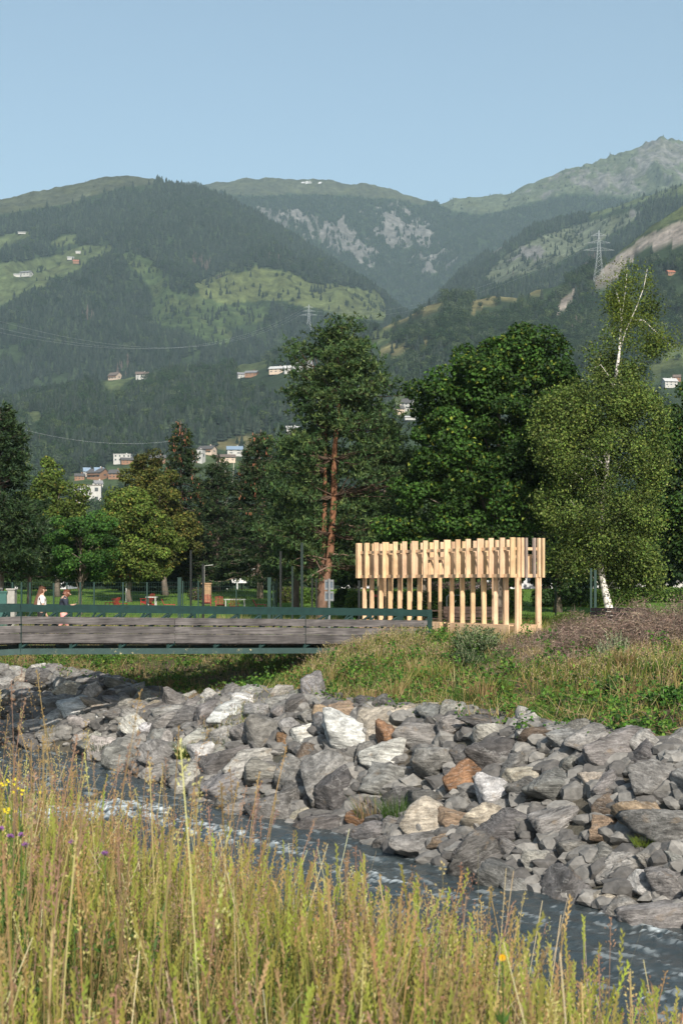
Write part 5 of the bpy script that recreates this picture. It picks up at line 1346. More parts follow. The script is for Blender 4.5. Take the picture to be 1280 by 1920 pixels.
def red_box():
    Y = 63; x = wx(703, Y); g = gz(x, Y); root = empty("red_sign", (x, Y, g), "small red sign board on a dark post seen between the left pavilion posts", "sign")
    zt = wz(1117, Y); MB().box((x, Y, zt), (0.26, 0.03, 0.10)).build("board", M_RED, root); MB().box((x + 0.1, Y + 0.03, (zt + g) / 2), (0.04, 0.04, zt - g)).build("pole", M_DKFENCE, root)
red_box()
# ------------------------------------------------------------------ trees of the park
def bark(name, c, c2=None, scale=6, stretch=(1, 1, 0.35)):
    m, t, b = new_mat(name); n = noise_tex(t, scale, 8, 0.75, stretch=stretch); a = N(t, "ShaderNodeAttribute", attribute_name="tint")
    v = mix(t, ramp(t, n, [(0.35, 0), (0.6, 1)]), tuple(np.array(c) * 0.45), c)
    t.links.new(mix(t, 1.0, v, a.outputs[0], 'MULTIPLY'), b.inputs["Base Color"]); b.inputs["Roughness"].default_value = 0.9; b.inputs["Specular IOR Level"].default_value = 0.15
    bump(t, b, n, 0.9, 0.04); return m
M_BARK = bark("grey_bark", (0.17, 0.14, 0.115)); M_PINEBARK = bark("pine_bark", (1, 1, 1)); 
def birch_bark():
    m, t, b = new_mat("birch_bark"); n = noise_tex(t, 5.0, 6, 0.8, stretch=(0.8, 0.8, 3.0)); g = noise_tex(t, 2, 3, 0.5)
    v = mix(t, ramp(t, n, [(0.53, 0), (0.60, 1)]), (0.68, 0.64, 0.60), (0.035, 0.03, 0.03))
    t.links.new(v, b.inputs["Base Color"]); b.inputs["Roughness"].default_value = 0.75; bump(t, b, n, 0.4, 0.02); return m
M_BIRCH = birch_bark()
def wiggle(P, amp):
    P = np.array(P, float); n = len(P); o = rng.normal(size=(n, 3)) * amp; o[0] = 0; return P + o
def path(a, b, n, amp, sag=0.0):
    t = np.linspace(0, 1, n)[:, None]; P = np.array(a) * (1 - t) + np.array(b) * t
    P[:, 2] += sag * np.sin(t[:, 0] * math.pi); return wiggle(P, amp)

def broadleaf(name, label, px, Y, top_py, w_px, crown_py, leaf, cols_, wts, nleaf, lsz, K=90, clump=0.75, group=None, cat="tree", bark_m=None, tr=0.16, lobes=None, lean=0.0, drop=0.0, trunk_px=None, flat=0.6, base_z=None):
    """broadleaved tree: crown spans w_px columns from top_py down to crown_py in the picture at distance Y"""
    sc_ = Y / F; x = wx(px, Y); g = gz(x, Y) if base_z is None else base_z
    top = wz(top_py, Y); cb = wz(crown_py, Y); W_ = w_px * sc_ / 2; H = (top - cb) / 2; cz_ = (top + cb) / 2
    tx = x if trunk_px is None else wx(trunk_px, Y)
    root = empty(name, (tx, Y, g), label, cat, group)
    # clump centres on and inside an uneven envelope
    C = []
    lob = lobes or [(0, 0, 1.0, 1.0)]
    tot = sum(l[2] * l[3] for l in lob)
    for (lx, lz, lw, lh) in lob:
        k = max(6, int(K * lw * lh / tot)); d = rdir(k); r_ = rng.uniform(0.45, 1.0, k) ** 0.6
        d = d * r_[:, None] * (1 + 0.12 * rng.normal(size=(k, 1)))
        taper = np.where(d[:, 2] > 0, 1 - 0.25 * d[:, 2] ** 2, 1 - 0.1 * d[:, 2] ** 2)
        C.append(np.stack([x + W_ * (lx + lw * d[:, 0] * taper), Y + W_ * lw * d[:, 1] * taper, cz_ + H * (lz + lh * d[:, 2])], 1))
    C = np.concatenate(C); k = len(C)
    # limbs
    mb = MB(); tb = cb + 0.25 * (top - cb)
    P = path((tx, Y, g - 0.2), (tx + (x - tx) * 0.7 + lean, Y, cz_ + H * 0.35), 8, 0.05 * tr * 5); rad = np.linspace(tr, tr * 0.35, 8); rad[0] *= 1.35
    mb.tube(P, rad, 10)
    for i in rng.choice(k, min(k, 34), replace=False):
        j = rng.integers(2, 8); e = C[i]; 
        if e[2] < P[j][2] - 0.3: j = 3
        mb.tube(path(P[j], e, 5, 0.06, 0.15), np.linspace(rad[j] * 0.42, 0.012, 5), 5)
    mb.build("trunk", bark_m or M_BARK, root, smooth=True)
    # leaves
    mb = MB(); n = nleaf; ci = rng.integers(0, k, n); cr = clump * rng.uniform(0.7, 1.25, k) 
    d = rdir(n) * (rng.uniform(0.35, 1.0, n) ** 0.5)[:, None] * np.array([1, 1, flat])
    pos = C[ci] + d * cr[ci][:, None]
    if drop: pos[:, 2] -= drop * rng.uniform(0, 1, n) ** 2 * (1.0)
    nr = d * 0.8 + rng.normal(size=(n, 3)) * 0.55 + np.array([0, -0.1, 0.45])
    t = mixcols(cols_, wts, n, 0.18) * (1 + 0.25 * rng.normal(size=(k, 1)))[ci].clip(0.6, 1.5)
    # ragged outer twigs
    leaf_geo(mb, pos, lsz * rng.uniform(0.7, 1.3, n), nr, np.clip(t, 0.004, 1), 0.72)
    mb.build("crown", leaf, root)
    return root

def conifer(name, label, px, Y, top_py, base_py, w_px, cols_, wts, n_br=120, ntuft=26, kind='spruce', group=None, tr=0.2, cones=0, bark_c=(0.16, 0.12, 0.10), crown_from=0.08, lean=0.0, base_z=None):
    sc_ = Y / F; x = wx(px, Y); g = gz(x, Y) if base_z is None else base_z; top = wz(top_py, Y); W_ = w_px * sc_ / 2; cb = wz(base_py, Y)
    root = empty(name, (x, Y, g), label, "tree", group)
    H = top - g; P = path((x, Y, g - 0.2), (x + lean, Y, top - 0.05), 10, 0.03); rad = np.linspace(tr, 0.02, 10); rad[0] *= 1.2
    mt = MB(); mt.tube(P, rad, 9, bark_c); ml = MB(); mc = MB()
    TP, TD, TL = [], [], []
    for b in range(n_br):
        f = rng.uniform(0, 1); f = f ** 0.85
        z0 = cb + (top - cb) * f * 0.98
        L = W_ * (1 - f) ** (0.75 if kind == 'spruce' else 0.6) * rng.uniform(0.6, 1.15) + 0.25
        if kind == 'pine' and rng.random() < 0.2: L *= 0.6
        a = rng.uniform(0, 6.28); d = np.array([math.cos(a), math.sin(a), 0])
        c = np.array([x + lean * (z0 - g) / H, Y, z0]); tt = np.linspace(0, 1, 6)
        if kind == 'spruce': dz_ = -0.42 * tt * L * (1 - 0.5 * f) + 0.22 * tt ** 3 * L
        else: dz_ = 0.10 * tt * L + 0.30 * tt ** 2.4 * L - 0.22 * (1 - f) * tt * L
        B = c[None] + d[None] * (tt * L)[:, None]; B[:, 2] += dz_; B[1:] += rng.normal(size=(5, 3)) * 0.05 * L ** 0.5
        mt.tube(B, np.linspace(0.015 + 0.02 * L, 0.006, 6), 4, np.array(bark_c) * 0.7, cap=False)
        m_ = max(4, int(ntuft * L / (W_ + 0.1)))
        t0 = 0.25 if kind == 'spruce' else 0.45
        q = rng.uniform(t0, 1.03, m_); ii = np.clip((q * 5).astype(int), 0, 4); fr = (q * 5 - ii)[:, None]
        p = B[ii] * (1 - fr) + B[ii + 1] * fr
        sd = np.cross(d, [0, 0, 1.0]); spread = (0.34 if kind == 'spruce' else 0.46) * (0.35 + 0.65 * L / (W_ + 0.1)) * (1.15 - 0.6 * q) * max(W_, 0.8) * 0.55
        off = rng.normal(size=m_) * spread
        p = p + sd[None] * off[:, None]; p[:, 2] += rng.normal(size=m_) * (0.05 if kind == 'spruce' else 0.13) - (0.12 * np.abs(off) if kind == 'spruce' else 0)
        TP.append(p); TD.append(np.tile(d, (m_, 1)) + sd[None] * np.sign(off)[:, None] * 0.8 + np.array([0, 0, -0.35 if kind == 'spruce' else 0.35])); TL.append(np.full(m_, f))
        if cones and f > 0.35 and rng.random() < cones:
            for _ in range(3):
                e = B[-2] + rng.normal(size=3) * 0.12; mc.tube([e, e + [0, 0, -0.16]], [0.035, 0.02], 5, (1, 1, 1))
    TP = np.concatenate(TP); TD = unit(np.concatenate(TD)); m_ = len(TP); shade = (1 + 0.22 * rng.normal(size=(m_, 1))).clip(0.5, 1.6)
    nn = 9 if kind == 'pine' else 8; base_c = mixcols(cols_, wts, m_, 0.12) * shade
    for q in range(nn):
        D = TD + rng.normal(size=(m_, 3)) * (0.75 if kind == 'pine' else 0.5)
        dir_leaf(ml, TP + rng.normal(size=(m_, 3)) * 0.04, D, rng.uniform(0.14, 0.26, m_) * (1.0 if kind == 'pine' else 1.1), 0.06 if kind == 'pine' else 0.065, np.clip(base_c * rng.uniform(0.8, 1.25, (m_, 1)), 0.004, 1))
    mt.build("trunk", M_PINEBARK, root, smooth=True); ml.build("crown", M_NEEDLE, root)
    if mc.V: 
        o = mc.build("cones", pm("cone", (0.26, 0.10, 0.055), 0.7, 0.2, 8, bmp=0), root); o["kind"] = "stuff"
    return root

PINEC = [(0.026, 0.052, 0.022), (0.040, 0.070, 0.026), (0.060, 0.090, 0.030)]
SPRC = [(0.022, 0.042, 0.018), (0.034, 0.058, 0.020), (0.055, 0.075, 0.024)]
def big_pine():
    Y = 62.0; x = wx(612, Y); g = gz(x, Y); sc_ = Y / F
    root = empty("scots_pine", (x, Y, g), "tall pine with two reddish trunks rising behind the bridge", "tree")
    RED = np.array((0.24, 0.115, 0.066)); GR = np.array((0.20, 0.135, 0.105))
    stems = [[(602, 1160), (606, 1110), (617, 1060), (622, 1000), (626, 930), (626, 860), (631, 800), (636, 740), (638, 690), (640, 640), (641, 612)],
             [(600, 1160), (602, 1105), (604, 1060), (607, 1000), (609, 930), (609, 880), (610, 820), (611, 770), (611, 720)]]
    mt = MB(); SP = []
    for si, st in enumerate(stems):
        P = np.array([[wx(a, Y), Y + (0.35 * si) * min(1, i / 2), wz(b, Y)] for i, (a, b) in enumerate(st)]); P[0, 2] = g - 0.2
        n = len(P); rad = np.interp(np.linspace(0, 1, n), [0, 0.1, 0.5, 1], [0.30, 0.19, 0.115, 0.03]) * (1 if si == 0 else 0.82)
        cc = np.repeat(np.array([GR * (1 - min(1, i / 3)) + RED * min(1, i / 3) if i < 7 else RED * 0.75 for i in range(n)]), 10, 0)
        mt.tube(P, rad, 10, cc); SP.append(P)
    # foliage pads: (px, py, half width px, half height px)
    pads = [(640,628,45,22),(620,660,60,20),(670,655,40,18),(600,700,50,18),(660,700,55,24),(580,735,45,15),(690,690,25,16),(640,745,60,22),(700,735,45,20),(590,770,40,22),(690,775,60,26),(640,800,55,20),(720,800,35,22),(570,810,45,18),(545,835,35,16),
            (600,850,55,24),(690,840,60,26),(740,860,26,20),(550,870,50,24),(640,880,60,26),(700,900,55,26),(590,920,60,26),(540,920,45,22),(660,950,55,26),(720,960,40,26),(560,975,50,24),(610,1000,45,24),(690,1000,60,26),(560,1040,60,22),(640,1045,45,20),(700,1045,45,22),(520,1000,35,22),(600,1080,35,14),(745,1000,25,26),(760,900,16,20)]
    TP = []; 
    for (a, b, hw, hh) in pads:
        for sub in range(int(6 + hw / 6)):
            ca = 625 + (a - 625) * 0.92 + rng.normal() * hw * 0.46; cb_ = b + rng.normal() * hh * 0.55; cy = Y + rng.normal() * hw * sc_ * 0.75
            if b > 800 and abs(ca - 615) < 24: cy = Y + 0.5 + abs(rng.normal()) * 1.0
            c = np.array([wx(ca, Y), cy, wz(cb_, Y)])
            S = SP[0] if (ca > 600 or rng.random() < 0.4) else SP[1]
            j = np.argmin(np.abs(S[:, 2] - (c[2] - 0.35))); 
            mt.tube(path(S[j], c, 5, 0.05, -0.15), np.linspace(0.035, 0.010, 5), 4, (0.11, 0.075, 0.055), cap=False)
            m_ = 26; TP.append(c + rng.normal(size=(m_, 3)) * np.array([0.36, 0.36, 0.12]))
    for (a0, b0, a1, b1) in ((617,1062,566,1095),(612,1050,556,1046),(622,985,668,988),(615,1046,655,1046),(608,1078,585,1050)):
        mt.tube(path((wx(a0, Y), Y - 0.1, wz(b0, Y)), (wx(a1, Y), Y - 0.6, wz(b1, Y)), 5, 0.05, 0.12), np.linspace(0.06, 0.015, 5), 5, GR)
    TP = np.concatenate(TP); m_ = len(TP); ml = MB(); print("pine tufts", m_)
    base_c = mixcols([(0.032, 0.064, 0.024), (0.055, 0.098, 0.032), (0.095, 0.135, 0.042)], [3, 4, 2], m_, 0.25)
    for q in range(8):
        D = rng.normal(size=(m_, 3)) * 0.7 + np.array([0, 0, 0.55])
        dir_leaf(ml, TP, D, rng.uniform(0.12, 0.24, m_), 0.05, np.clip(base_c * rng.uniform(0.75, 1.3, (m_, 1)), 0.004, 1))
    mt.build("trunk", M_PINEBARK, root, smooth=True); ml.build("crown", M_NEEDLE, root)
big_pine()

MAPLE = [(0.028, 0.068, 0.012), (0.046, 0.100, 0.016), (0.14, 0.17, 0.022), (0.018, 0.044, 0.009)]
broadleaf("maple_tree", "large dark green maple standing right behind the timber pavilion", 930, 59.5, 612, 320, 1078, M_LEAF, MAPLE, [4, 4, 0.7, 2], 100000, 0.165, K=260, clump=0.82, tr=0.24, trunk_px=937,
          lobes=[(0, 0.1, 0.85, 0.75), (0.42, 0.42, 0.50, 0.50), (-0.38, 0.42, 0.50, 0.45), (-0.68, -0.5, 0.6, 0.45), (0.3, -0.45, 0.7, 0.5), (-0.62, 0.05, 0.42, 0.5), (0.42, 0.78, 0.33, 0.24), (-0.12, 0.74, 0.30, 0.2), (0.7, 0.2, 0.35, 0.4)], flat=0.6)
def birch():
    Y = 56.0; sc_ = Y / F; g = gz(wx(1150, Y), Y); root = empty("birch_tree", (wx(1150, Y), Y, g), "tall birch with white leaning trunk and sparse top right of the pavilion", "tree")
    mt = MB()
    main = [(1152, 1178), (1143, 1150), (1134, 1110), (1126, 1070), (1124, 1010), (1130, 950), (1136, 880), (1140, 800), (1150, 730), (1159, 670), (1164, 610)]
    P = np.array([[wx(a, Y), Y, wz(b, Y)] for a, b in main]); P[0, 2] = g - 0.15
    mt.tube(P, np.interp(np.linspace(0, 1, len(P)), [0, 0.15, 0.5, 1], [0.22, 0.15, 0.11, 0.04]), 10)
    tops = [[(1162, 640), (1166, 590), (1172, 540), (1176, 500)], [(1163, 650), (1172, 620), (1190, 580), (1205, 540), (1212, 505)], [(1164, 610), (1160, 570), (1150, 535)], [(1180, 600), (1205, 600), (1240, 630), (1262, 650)], [(1100, 840), (1080, 826), (1066, 815)], [(1136, 880), (1100, 840), (1090, 830)]]
    for tp in tops:
        Q = np.array([[wx(a, Y), Y + rng.normal() * 0.1, wz(b, Y)] for a, b in tp]); mt.tube(Q, np.linspace(0.030, 0.006, len(Q)), 6)
    # weeping clumps
    C = []
    env = [(1160, 690, 50, 35, 16), (1150, 640, 40, 30, 5), (1120, 760, 90, 50, 42), (1200, 760, 45, 50, 24), (1050, 760, 45, 40, 14), (1110, 850, 110, 60, 64), (1210, 860, 35, 60, 24), (1020, 800, 28, 40, 10), (1100, 950, 110, 60, 62), (1200, 950, 40, 50, 20), (1120, 1030, 90, 45, 44), (1190, 1040, 50, 45, 22), (1060, 1030, 30, 40, 10), (1170, 1085, 60, 22, 9), (1215, 1060, 25, 30, 6), (1230, 640, 26, 14, 5), (1210, 560, 24, 36, 3), (1170, 540, 34, 30, 3)]
    for (a, b, rw, rh, n_) in env:
        d = rdir(n_) * (rng.uniform(0.2, 1, n_) ** 0.5)[:, None]
        C.append(np.stack([wx(a, Y) + d[:, 0] * rw * sc_, Y + d[:, 1] * rw * sc_ * 0.9, wz(b, Y) + d[:, 2] * rh * sc_], 1))
    C = np.concatenate(C); k = len(C)
    for i in rng.choice(k, 26, replace=False):
        j = int(np.clip(np.argmin(np.abs(P[:, 2] - C[i][2])) - 1, 1, len(P) - 1)); mt.tube(path(P[j], C[i], 5, 0.05, 0.25), np.linspace(0.022, 0.006, 5), 4, cap=False)
    mt.build("trunk", M_BIRCH, root, smooth=True)
    mb = MB(); 
    cpx = 640 + F * C[:, 0] / Y; low_ = (np.abs(cpx - 1130) < 26) & (C[:, 2] < wz(1030, Y)); C[:, 1] += np.where(low_, 0.8, -0.5); C[:, 1] += np.where(C[:, 2] > wz(715, Y), 0.9, 0); n = 82000; ci = rng.integers(0, k, n); d = rng.normal(size=(n, 3)) * np.array([0.23, 0.23, 0.18]); pos = C[ci] + d; pos[:, 2] -= 0.55 * rng.uniform(0, 1, n) ** 1.5
    # leaves hang on strands
    t = mixcols([(0.088, 0.135, 0.028), (0.145, 0.185, 0.042), (0.038, 0.064, 0.015), (0.22, 0.24, 0.10)], [4, 3, 2, 0.3], n, 0.2) * (1 + 0.3 * rng.normal(size=(k, 1)))[ci].clip(0.5, 1.5)
    leaf_geo(mb, pos, rng.uniform(0.07, 0.12, n), rng.normal(size=(n, 3)) * 0.7 + (0, -0.3, 0.2), np.clip(t, 0.004, 1), 0.75)
    # sparse leaves on the bare top
    for tp in tops[:4]:
        for s_ in range(170):
            i = rng.integers(0, len(tp) - 1); f_ = rng.random(); a = tp[i][0] * (1 - f_) + tp[i + 1][0] * f_ + rng.normal() * 14; b = tp[i][1] * (1 - f_) + tp[i + 1][1] * f_ + rng.normal() * 10
            m_ = 9; pos = np.array([wx(a, Y), Y + rng.normal() * 0.25, wz(b, Y)]) + rng.normal(size=(m_, 3)) * 0.10
            leaf_geo(mb, pos, rng.uniform(0.06, 0.09, m_), rng.normal(size=(m_, 3)), mixcols([(0.14, 0.18, 0.03), (0.09, 0.13, 0.02)], [1, 1], m_), 0.75)
    mb.build("crown", M_LEAF, root)
birch()
LIND = [(0.080, 0.125, 0.022), (0.12, 0.16, 0.030), (0.055, 0.080, 0.014), (0.20, 0.17, 0.04)]
LIND2 = [(0.080, 0.095, 0.020), (0.115, 0.115, 0.024), (0.042, 0.052, 0.012), (0.15, 0.11, 0.03)]
broadleaf("linden_tree", "round yellow green tree with thin trunk in front of the olive brown one", 252, 84, 908, 152, 1098, M_LEAF, LIND, [4, 3, 2, 0.5], 46000, 0.16, K=150, clump=0.55, flat=0.85, tr=0.15, trunk_px=244, lobes=[(0, -0.1, 0.95, 0.85), (-0.1, 0.45, 0.6, 0.5), (0.2, -0.5, 0.7, 0.4)])
broadleaf("linden_tree", "olive brown rounded tree behind the round yellow green one", 290, 92, 850, 165, 1085, M_LEAF, LIND2, [4, 3, 2, 0.7], 50000, 0.17, K=160, clump=0.6, flat=0.85, tr=0.2, trunk_px=311, lobes=[(-0.15, 0.3, 0.75, 0.7), (0.3, -0.35, 0.75, 0.6), (-0.1, -0.2, 0.9, 0.6)])
broadleaf("linden_tree", "rounded light green tree behind the dark pine at the left", 108, 90, 878, 165, 1075, M_LEAF, LIND, [4, 3, 2, 0.4], 46000, 0.17, K=150, clump=0.6, flat=0.85, tr=0.2, lobes=[(-0.1, 0.3, 0.7, 0.65), (0.1, -0.3, 0.95, 0.65)])
broadleaf("young_maple", "small bright green tree with crooked trunk behind the two walkers", 152, 72, 962, 130, 1088, M_LEAF, [(0.035, 0.095, 0.018), (0.06, 0.13, 0.022), (0.02, 0.05, 0.012)], [4, 3, 2], 16000, 0.13, K=60, clump=0.5, tr=0.10, trunk_px=152)
conifer("pine_tree", "dark pine leaning in from the left picture edge", 0, 66, 760, 1075, 180, PINEC, [4, 3, 1], 190, 46, 'pine', tr=0.22, bark_c=(0.16, 0.12, 0.11))
conifer("pine_tree", "lower dark pine between the left edge pine and the rounded tree", 55, 74, 945, 1085, 130, PINEC, [5, 2, 1], 90, 34, 'pine', tr=0.15, bark_c=(0.16, 0.12, 0.11))
conifer("spruce_tree", "spruce with reddish cones standing behind the olive brown tree", 340, 96, 788, 1085, 165, SPRC, [3, 3, 1.5], 200, 38, 'spruce', tr=0.2, cones=0.6)
conifer("spruce_tree", "broad spruce left of the two trunk pine, trunk bare at its foot", 487, 88, 805, 1075, 195, SPRC, [3, 3, 1], 240, 42, 'spruce', tr=0.2, cones=0.45, bark_c=(0.26, 0.2, 0.16))
conifer("spruce_tree", "dark spruce filling the gap between the cone bearing one and the broad one", 408, 99, 850, 1082, 180, SPRC, [4, 3, 1], 210, 40, 'spruce', tr=0.2)
conifer("pine_tree", "dark bushy pine directly behind the left side of the two trunk pine", 555, 74, 815, 1080, 160, PINEC, [4, 3, 1], 150, 42, 'pine', tr=0.18)
conifer("pine_tree", "dark bushy pine behind the right side of the two trunk pine", 722, 72, 790, 1085, 170, PINEC, [4, 3, 0.6], 160, 42, 'pine', tr=0.18)
broadleaf("walnut_tree", "dark broad tree cut off by the right picture edge", 1290, 66, 745, 150, 1085, M_LEAF, [(0.03, 0.065, 0.014), (0.05, 0.09, 0.016), (0.13, 0.13, 0.02)], [4, 3, 0.4], 26000, 0.18, K=85, clump=0.8, tr=0.25)
broadleaf("dark_tree", "dark tree filling the gap between maple and birch low down", 1045, 74, 760, 150, 1105, M_LEAF, [(0.02, 0.045, 0.012), (0.03, 0.06, 0.014)], [3, 2], 20000, 0.19, K=70, clump=0.85, tr=0.2)
broadleaf("dark_tree", "dark tree behind the left foot of the maple", 790, 82, 850, 150, 1098, M_LEAF, [(0.025, 0.055, 0.012), (0.04, 0.075, 0.014)], [3, 2], 20000, 0.19, K=70, clump=0.85, tr=0.2)
# dead birch stems showing between the spruces
def bare_birch():
    Y = 100; root = empty("bare_birch", (wx(425, Y), Y, gz(wx(425, Y), Y)), "dead whitish stems standing between two spruces", "tree"); mt = MB(); g = gz(wx(425, Y), Y)
    for st in ([(428, 1090), (425, 960), (418, 900), (408, 868)], [(428, 1000), (424, 930), (425, 880), (431, 862)], [(424, 990), (410, 950), (400, 925)], [(426, 950), (436, 900), (440, 870)]):
        Q = np.array([[wx(a, Y), Y - 1.0, wz(b, Y)] for a, b in st]); mt.tube(wiggle(Q, 0.03), np.linspace(0.045, 0.018, len(Q)), 6, (0.42, 0.40, 0.36))
    mt.build("trunk", M_PINEBARK, root)
bare_birch()
# darker row closing the park behind the lawn
row = []
r0 = broadleaf("park_edge_tree", "dark tree in the row closing the park, leftmost behind the small bright green tree", 150, 108, 985, 150, 1096, M_LEAF, [(0.022, 0.048, 0.014), (0.035, 0.065, 0.016)], [3, 2], 11000, 0.24, K=55, clump=0.9, tr=0.2, group="dark trees closing the park")
spots = [(20, 109, 1.0, "behind the left edge pine"), (85, 112, 0.9, "seen above the white building at left"), (215, 110, 0.95, "between the two rounded trees at left"), (285, 112, 1.05, "under the olive brown tree"), (350, 108, 1.1, "below the cone bearing spruce"), (420, 111, 1.15, "behind the dead whitish stems"),
         (480, 110, 1.1, "behind the broad spruce"), (540, 113, 1.2, "left of the two trunk pine"), (600, 110, 1.15, "behind the two pine trunks"), (665, 108, 1.2, "right of the two pine trunks"), (730, 111, 1.3, "above the left end of the pavilion"), (800, 110, 1.3, "above the middle of the pavilion"), (870, 112, 1.4, "behind the maple's left half"),
         (950, 111, 1.3, "behind the maple's right half"), (1020, 109, 1.2, "above the right end of the pavilion"), (1085, 112, 1.4, "behind the birch's left side"), (1170, 110, 1.4, "behind the birch trunk"), (1240, 109, 1.5, "right of the birch"), (1310, 112, 1.5, "at the right picture edge")]
for px, Y, s_, lb in spots:
    c = copy_tree(r0); x = wx(px, Y); c.location = (x, Y, gz(x, Y) - 0.1); c.scale = (s_, s_, s_ * rng.uniform(0.95, 1.1)); c.rotation_euler.z = rng.uniform(0, 6.28); c["label"] = "dark tree in the row closing the park, " + lb

# ------------------------------------------------------------------ hedges, shrubs, brush
def bush(name, label, px, Y, w_px, top_py, cols_, wts, n, lsz, cat="bush", depth=None, boxy=False, base_py=None, leaf=None, extra=None):
    sc_ = Y / F; x = wx(px, Y); g = gz(x, Y); top = wz(top_py, Y); H = max(top - g, 0.3); W_ = w_px * sc_ / 2; D_2 = depth / 2 if depth else W_ * 0.8
    root = empty(name, (x, Y, g), label, cat); mb = MB()
    if boxy:
        P = rng.uniform(-1, 1, (n, 3)); ax = rng.integers(0, 3, n); sgn = np.where(rng.random(n) < 0.5, -1, 1)
        m_ = rng.random(n) < 0.75; P[np.arange(n)[m_], ax[m_]] = sgn[m_]
    else: P = rdir(n) * (rng.uniform(0.2, 1, n) ** 0.4)[:, None]
    lump = 1 + 0.16 * fbm(P[:, 0] * 3 * W_ + px, P[:, 2] * 3 + P[:, 1] * 2, 3)[:, None]
    Q = P * lump * np.array([W_, D_2, H / 2]) + np.array([x, Y, g + H / 2]) + rng.normal(size=(n, 3)) * 0.05
    leaf_geo(mb, Q, lsz * rng.uniform(0.7, 1.3, n), P + rng.normal(size=(n, 3)) * 0.7 + (0, 0, 0.3), mixcols(cols_, wts, n, 0.2), 0.7)
    mb.build("foliage", M_LEAF, root); mt = MB()
    for k in range(5 if not boxy else 9):
        e = np.array([x + rng.uniform(-0.8, 0.8) * W_, Y + rng.uniform(-0.5, 0.5) * D_2, g + H * 0.8]); mt.tube(path((e[0] * 0.6 + x * 0.4, Y, g - 0.1), e, 4, 0.03), np.linspace(0.025, 0.008, 4), 4, (0.5, 0.4, 0.33))
    mt.build("stems", M_PINEBARK, root); return root
HG = [(0.07, 0.135, 0.025), (0.11, 0.175, 0.03), (0.035, 0.07, 0.015)]; HY_ = [(0.16, 0.19, 0.03), (0.10, 0.13, 0.03), (0.05, 0.08, 0.02)]; HM = [(0.12, 0.08, 0.08), (0.07, 0.07, 0.04), (0.04, 0.06, 0.02)]
bush("hedge", "dark round hedge left of the brown stone pillar", 368, 86, 30, 1103, HM + HY_, [3, 2, 2, 1, 1, 1], 3500, 0.10, "hedge")
bush("hedge", "yellow green and mauve hedge left of the tallest green pole", 548, 84, 52, 1104, HY_ + HM, [2, 2, 1, 2, 1, 1], 6000, 0.10, "hedge", 1.6, True)
bush("hedge", "green clipped hedge behind the short green poles", 582, 83, 36, 1106, HG, [3, 3, 1], 4200, 0.10, "hedge", 1.4, True)
bush("hedge", "long green hedge seen through the left pavilion posts", 745, 68, 175, 1112, HG + HY_, [4, 4, 2, 1, 1, 0], 15000, 0.11, "hedge", 1.6, True)
bush("hedge", "long green hedge seen through the right pavilion posts", 900, 69, 140, 1110, HG, [4, 4, 2], 12000, 0.11, "hedge", 1.6, True)
bush("hedge", "mauve topped hedge behind the long hedges inside the pavilion's view", 870, 90, 150, 1094, HM, [4, 1, 2], 9000, 0.12, "hedge", 1.2, True)
bush("hedge", "clipped hedge right of the pavilion, behind the green posts", 1095, 80, 180, 1108, HG, [4, 4, 1], 14000, 0.11, "hedge", 1.6, True)
bush("hedge", "hedge at the right edge behind the birch", 1235, 84, 130, 1104, HG, [4, 4, 3], 9000, 0.12, "hedge", 1.6, True)
bush("shrub", "dark round shrub right of the pine trunk", 642, 74, 34, 1103, [(0.02, 0.045, 0.012), (0.035, 0.065, 0.016)], [1, 1], 4500, 0.10)
bush("shrub", "dark shrubs in front of the white building at the left", 70, 104, 80, 1088, [(0.02, 0.04, 0.012), (0.035, 0.06, 0.016)], [2, 1], 5000, 0.16)
def white_shrub():
    r_ = bush("flowering_shrub", "white flowering shrub left of the pavilion behind the rail", 664, 70, 22, 1103, [(0.45, 0.45, 0.36), (0.06, 0.10, 0.03), (0.62, 0.62, 0.55)], [2, 4, 1.4], 2600, 0.08, "shrub")
white_shrub()
bush("shrub", "grey white shrub glimpsed inside the pavilion near the goal frame", 868, 76, 26, 1108, [(0.40, 0.42, 0.34), (0.08, 0.13, 0.04)], [2, 3], 2200, 0.09, "shrub")
bush("shrub", "dark shrubs at the far side of the lawn under the olive brown tree", 262, 100, 110, 1085, [(0.02, 0.04, 0.012), (0.035, 0.06, 0.016)], [2, 1], 9000, 0.16)
bush("shrub", "dark shrubs left of the white tent", 400, 103, 70, 1080, [(0.012, 0.024, 0.010), (0.02, 0.035, 0.012)], [2, 1], 6000, 0.17)
bush("shrub", "dark shrubs right of the white tent", 520, 103, 85, 1085, [(0.012, 0.024, 0.010), (0.02, 0.04, 0.012)], [2, 1], 6000, 0.17)
bush("shrub", "tall weeds growing right of the pavilion behind the dead branches", 1075, 52, 90, 1148, [(0.10, 0.14, 0.03), (0.15, 0.16, 0.05), (0.05, 0.08, 0.02)], [3, 2, 2], 5000, 0.06)
bush("shrub", "weeds and small plants under the birch at the right edge", 1225, 53, 130, 1150, [(0.12, 0.14, 0.035), (0.20, 0.17, 0.07), (0.05, 0.08, 0.02)], [3, 2, 2], 6500, 0.06)

